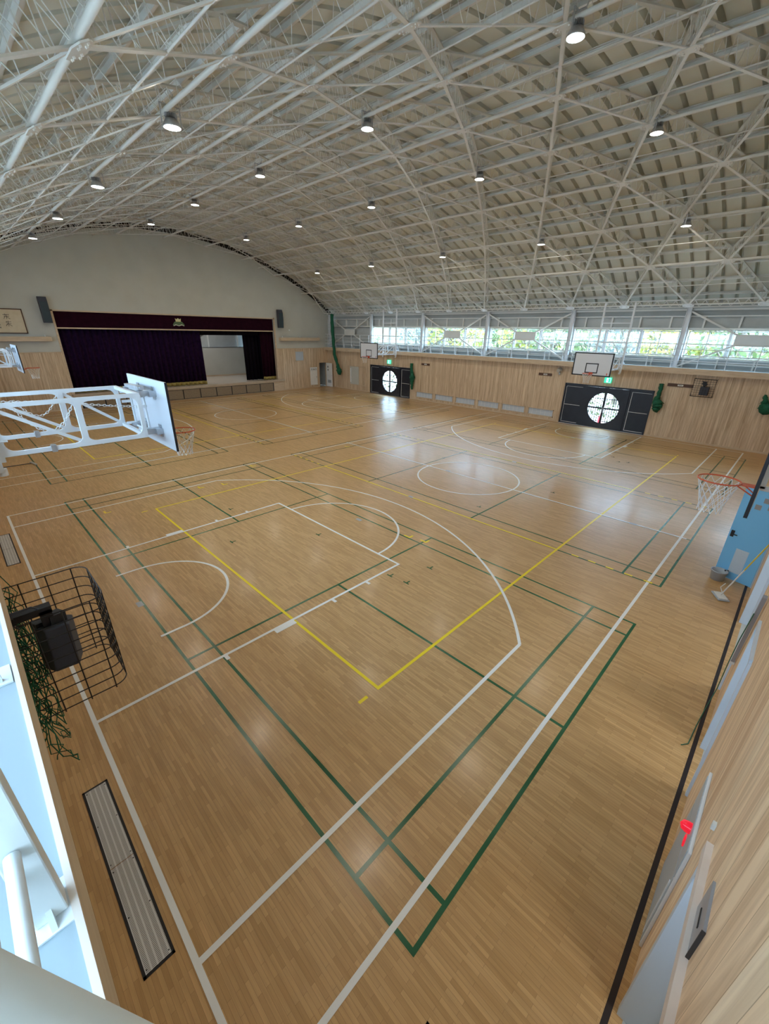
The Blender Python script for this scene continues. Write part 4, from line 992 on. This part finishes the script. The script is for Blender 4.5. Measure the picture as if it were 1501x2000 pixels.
m = MB(); m.box(-.13, .13, 0, .012, 0, .24); m.build('plate', 'glass_grey', sp_); m = MB(); m.box(-.135, -.128, 0, .016, 0, .24); m.box(-.05, .05, .012, .016, .11, .125); m.build('mark', 'ink', sp_)
m = MB(); m.box(0, .03, 0, .02, 0, .05); o = tag(m.build('switch_box', 'label'), 'tiny white box on the pine boards above the near doorway corner', 'switch'); o.location = (2.42, YN, 1.95)
ch = MB(); ch.box(0.45, 2.24, YN, YN + .034, 1.955, 2.05); struct('trim_2', ch, 'ply_edge', 'wooden head trim over the doorway nearest the camera', 'trim')
pk = thing('leaning_strip', 'long grey metal strip leaning on the near wall', 'strip', (6.15, YN + .03, .82))
m = MB(); m.bar((0, 0, 0), (-.5, .005, 1.25), .04, .05, (1, 0, 0)); m.build('strip', 'glass_grey', pk); m = MB(); m.bar((.02, 0, -.05), (0, 0, .01), .05, .055, (1, 0, 0)); m.build('white_end', 'label', pk)
m = MB(); m.tube([(5.7, YN + .06, 1.8), (5.9, YN + .07, 1.3), (6.2, YN + .06, .7), (6.3, YN + .05, .2), (6.1, YN + .08, .01), (5.6, YN + .12, .008), (5.2, YN + .14, .008), (5.12, YN + .2, .008)], .006, 6)
tag(m.build('green_cord', mat('green cord', (.03, .13, .07), .6)), 'thin green cord trailing down the near wall to the floor', 'cord')
# light blue door, open into the hall
dv = Vector((.17, .62, 0)); ang = math.atan2(dv.y, dv.x)
bd = thing('light_blue_door', 'light blue door leaf standing open under the near-wall hoop', 'door', (10.34, YN + .02, 0), ang)
m = MB(); m.box(0, .66, -.02, .02, .02, 2.0); lf = m.build('leaf', 'skyblue', bd)
m = MB()
for i in range(18): m.box(.24, .42, .02, .03, .2 + i*.028, .212 + i*.028)
m.box(.22, .44, .02, .024, .18, .72); m.build('louvre', 'vent', lf)
m = MB(); m.tube([(.6, .02, 1.0), (.6, .07, 1.0), (.5, .07, 1.0)], .012, 8); m.box(.57, .63, .02, .028, .93, 1.07); m.build('lever_handle', 'black', lf)
for (x, z) in ((.32, 1.62), (.22, 1.78), (.12, 1.66)): m = MB(); m.box(x, x + .1, .021, .024, z, z + .1); m.build('grey_square', 'glass_grey', lf)
yb_ = thing('yellow_tool_box', 'yellow and grey things stored beyond the light blue door', 'box', (13.4, -7.95, 0))
m = MB(); m.box(-.3, .3, -.12, .05, .0, 1.1); m.build('grey_case', 'speaker', yb_, .02); m = MB(); m.box(-.2, .2, -.1, .02, 1.1, 1.3); m.build('yellow_case', 'yellow', yb_, .02)
# tub and mop
t_ = thing('grey_tub', 'grey plastic tub on the floor beside the light blue door', 'bucket', (10.27, -7.53, 0))
m = MB(); m.lathe([(.001, .012), (.115, .012), (.135, .21), (.15, .21), (.15, .195), (.14, .19), (.12, 0), (.001, 0)], (0, 0, 0), 28); m.build('tub', 'tub', t_)
m = MB(); m.lathe([(.001, .07), (.12, .07)], (0, 0, 0), 24); m.build('dark_content', 'glass_grey', t_)
m = MB(); m.tube([(.09, -.08, .20), (.13, -.12, .20), (.11, -.13, .12)], .018, 6); m.build('cloth', 'speaker', t_)
wp_ = thing('floor_wiper', 'dark long-handled wiper lying on the floor under the hanging hoops, gallery side', 'mop', (1.2, 11.9, 0))
m = MB(); m.tube([(-1.5, .06, .02), (0, 0, .03)], .014, 6); m.build('handle', 'speaker', wp_)
m = MB(); m.bar((.0, .22, .025), (.1, -.3, .025), .07, .04); m.build('wiper_head', 'tub', wp_)
mp_ = thing('floor_mop', 'white flat mop with yellow-tipped pole leaning to the near wall', 'mop', (9.48, -7.70, 0))
m = MB(); m.box(-.16, .16, -.10, .10, .005, .035); o = m.build('mop_head', 'tub', mp_, .01); o.rotation_euler = (0, 0, .5)
m = MB(); m.box(-.13, .13, -.075, .075, .035, .045); q_ = m.build('mop_plate', 'label', mp_); q_.rotation_euler = (0, 0, .5)
e1 = Vector((.02, -.0, .05)); e2 = Vector((-.25, -.36, 1.45)); md = e1.lerp(e2, .5)
m = MB(); m.tube([e1, md], .012, 8); m.build('pole', 'label', mp_); m = MB(); m.tube([md, e2], .011, 8); m.build('pole_upper', 'yellow', mp_)
m = MB(); m.tube([e1 + Vector((.0, .0, .06)), e1 + Vector((.07, .05, .12)), e1 + Vector((.0, .0, .26))], .008, 6); m.build('hook', 'label', mp_)

# ================================================================ OUTSIDE
gd = MB(); gd.box(24.8, 75, -45, 62, -.25, -.12); gd.box(-50, -.8, -45, 62, -.25, -.12); struct('ground_outside', gd, 'concrete', 'pale concrete yard outside the hall', 'ground')
fe = thing('yard_fence', 'grey vertical bar fence seen through the round door windows', 'fence', (26.6, 8, -.12))
m = MB()
for z in (.15, 1.45): m.bar((0, -14, z), (0, 14, z), .04, .04)
m.build('fence_rail', 'navy', fe)
m = MB(); y = -14
while y < 14: m.bar((0, y, .1), (0, y, 1.5), .035, .02, (1, 0, 0)); y += .13
m.build('fence_bars', 'navy', fe)
hd = MB(); rnd_ = random.Random(4)
for q in range(9000):
    c = Vector((rnd_.uniform(27.6, 28.8), rnd_.uniform(-16, 26), rnd_.uniform(-.1, 2.6))); s_ = rnd_.uniform(.05, .12)
    d1 = Vector((rnd_.gauss(0, 1), rnd_.gauss(0, 1), rnd_.gauss(0, 1))).normalized(); d2 = d1.orthogonal().normalized()
    hd.add([c - d1*s_, c - d2*s_*.6, c + d1*s_, c + d2*s_*.6], [(0, 1, 2, 3)])
tag(hd.build('hedge', 'leaf_b'), 'green hedge behind the yard fence outside the round-window doors', 'hedge', kind='stuff')
rc_ = thing('red_cone', 'red traffic cone outside the farther round-window door', 'cone', (26.0, .35, -.12)); m = MB(); m.lathe([(.001, .7), (.03, .7), (.15, .03)], (0, 0, 0), 16); m.build('cone_body', 'red', rc_); m = MB(); m.box(-.2, .2, -.2, .2, 0, .03); m.build('cone_foot', 'red', rc_)
hl_ = MB(); vs = []; nn = 30
random.seed(21)
for i in range(nn + 1):
    y = -60 + 150*i/nn
    for j, (x, z) in enumerate(((48, -.2), (56, 4), (66, 8.5), (78, 11))): vs.append((x + random.uniform(-1, 1), y, z*(1 + .18*math.sin(i*.7 + j)) + random.uniform(-.3, .3) if z > 0 else z))
hl_.add(vs, [(4*i + j, 4*i + 4 + j, 4*i + 5 + j, 4*i + j + 1) for i in range(nn) for j in range(3)], 0, True)
struct('hill', hl_, 'hill', 'wooded slope outside behind the trees', 'hill')
def tree(x, y, h, rad, lm, lab, seed):
    rnd = random.Random(seed); t = thing('garden_tree', lab, 'tree', (x, y, -.15), 0, 'trees outside the windows')
    m = MB(); m.tube([(0, 0, 0), (rnd.uniform(-.2, .2), rnd.uniform(-.2, .2), h*.4), (rnd.uniform(-.3, .3), rnd.uniform(-.3, .3), h*.75)], [.2, .14, .06], 8)
    for q in range(7): a = rnd.uniform(0, 2*PI); z = h*rnd.uniform(.3, .6); m.tube([(0, 0, z), (rad*.45*math.cos(a), rad*.45*math.sin(a), z + h*.18), (rad*.8*math.cos(a), rad*.8*math.sin(a), z + h*.25)], [.07, .045, .02], 5)
    m.build('trunk', 'bark', t)
    m = MB()
    for q in range(900):
        u = rnd.uniform(-1, 1); a = rnd.uniform(0, 2*PI); rr = rnd.uniform(.35, 1)**.6; c = Vector((rad*rr*math.sqrt(1 - u*u)*math.cos(a), rad*rr*math.sqrt(1 - u*u)*math.sin(a), h*.62 + h*.36*rr*u))
        s = rnd.uniform(.12, .30); d1 = Vector((rnd.gauss(0, 1), rnd.gauss(0, 1), rnd.gauss(0, 1))).normalized(); d2 = d1.orthogonal().normalized()
        m.add([c - d1*s, c - d2*s*.5, c + d1*s, c + d2*s*.5], [(0, 1, 2, 3)])
    m.build('crown', lm, t)
random.seed(9)
TL = [('leaf_a', 'yellow-green tree'), ('leaf_b', 'mid green tree'), ('leaf_c', 'grey-green tree')]
TY = [-14, -10.5, -7.5, -4.5, -1, 2.5, 6, 9, 12, 15, 18.5, 22, 27, 33]
for i, y in enumerate(TY):
    lm, ln = TL[(2, 1, 0, 1, 0, 2, 1, 0, 1, 0, 2, 2, 1, 0)[i]]
    tree(31 + (i % 3)*2.2, y, 6.5 + (i % 4)*.7, 2.3 + (i % 2)*.5, lm, '%s outside the far windows, %s counted from the near end' % (ln, ORD[i]), 100 + i)
for i, y in enumerate((-12, -3, 7, 16, 26)):
    tree(42, y, 9, 3.6, ('leaf_b', 'leaf_c')[i % 2], 'taller tree in the back row outside, %s counted from the near end' % ORD[i], 300 + i)
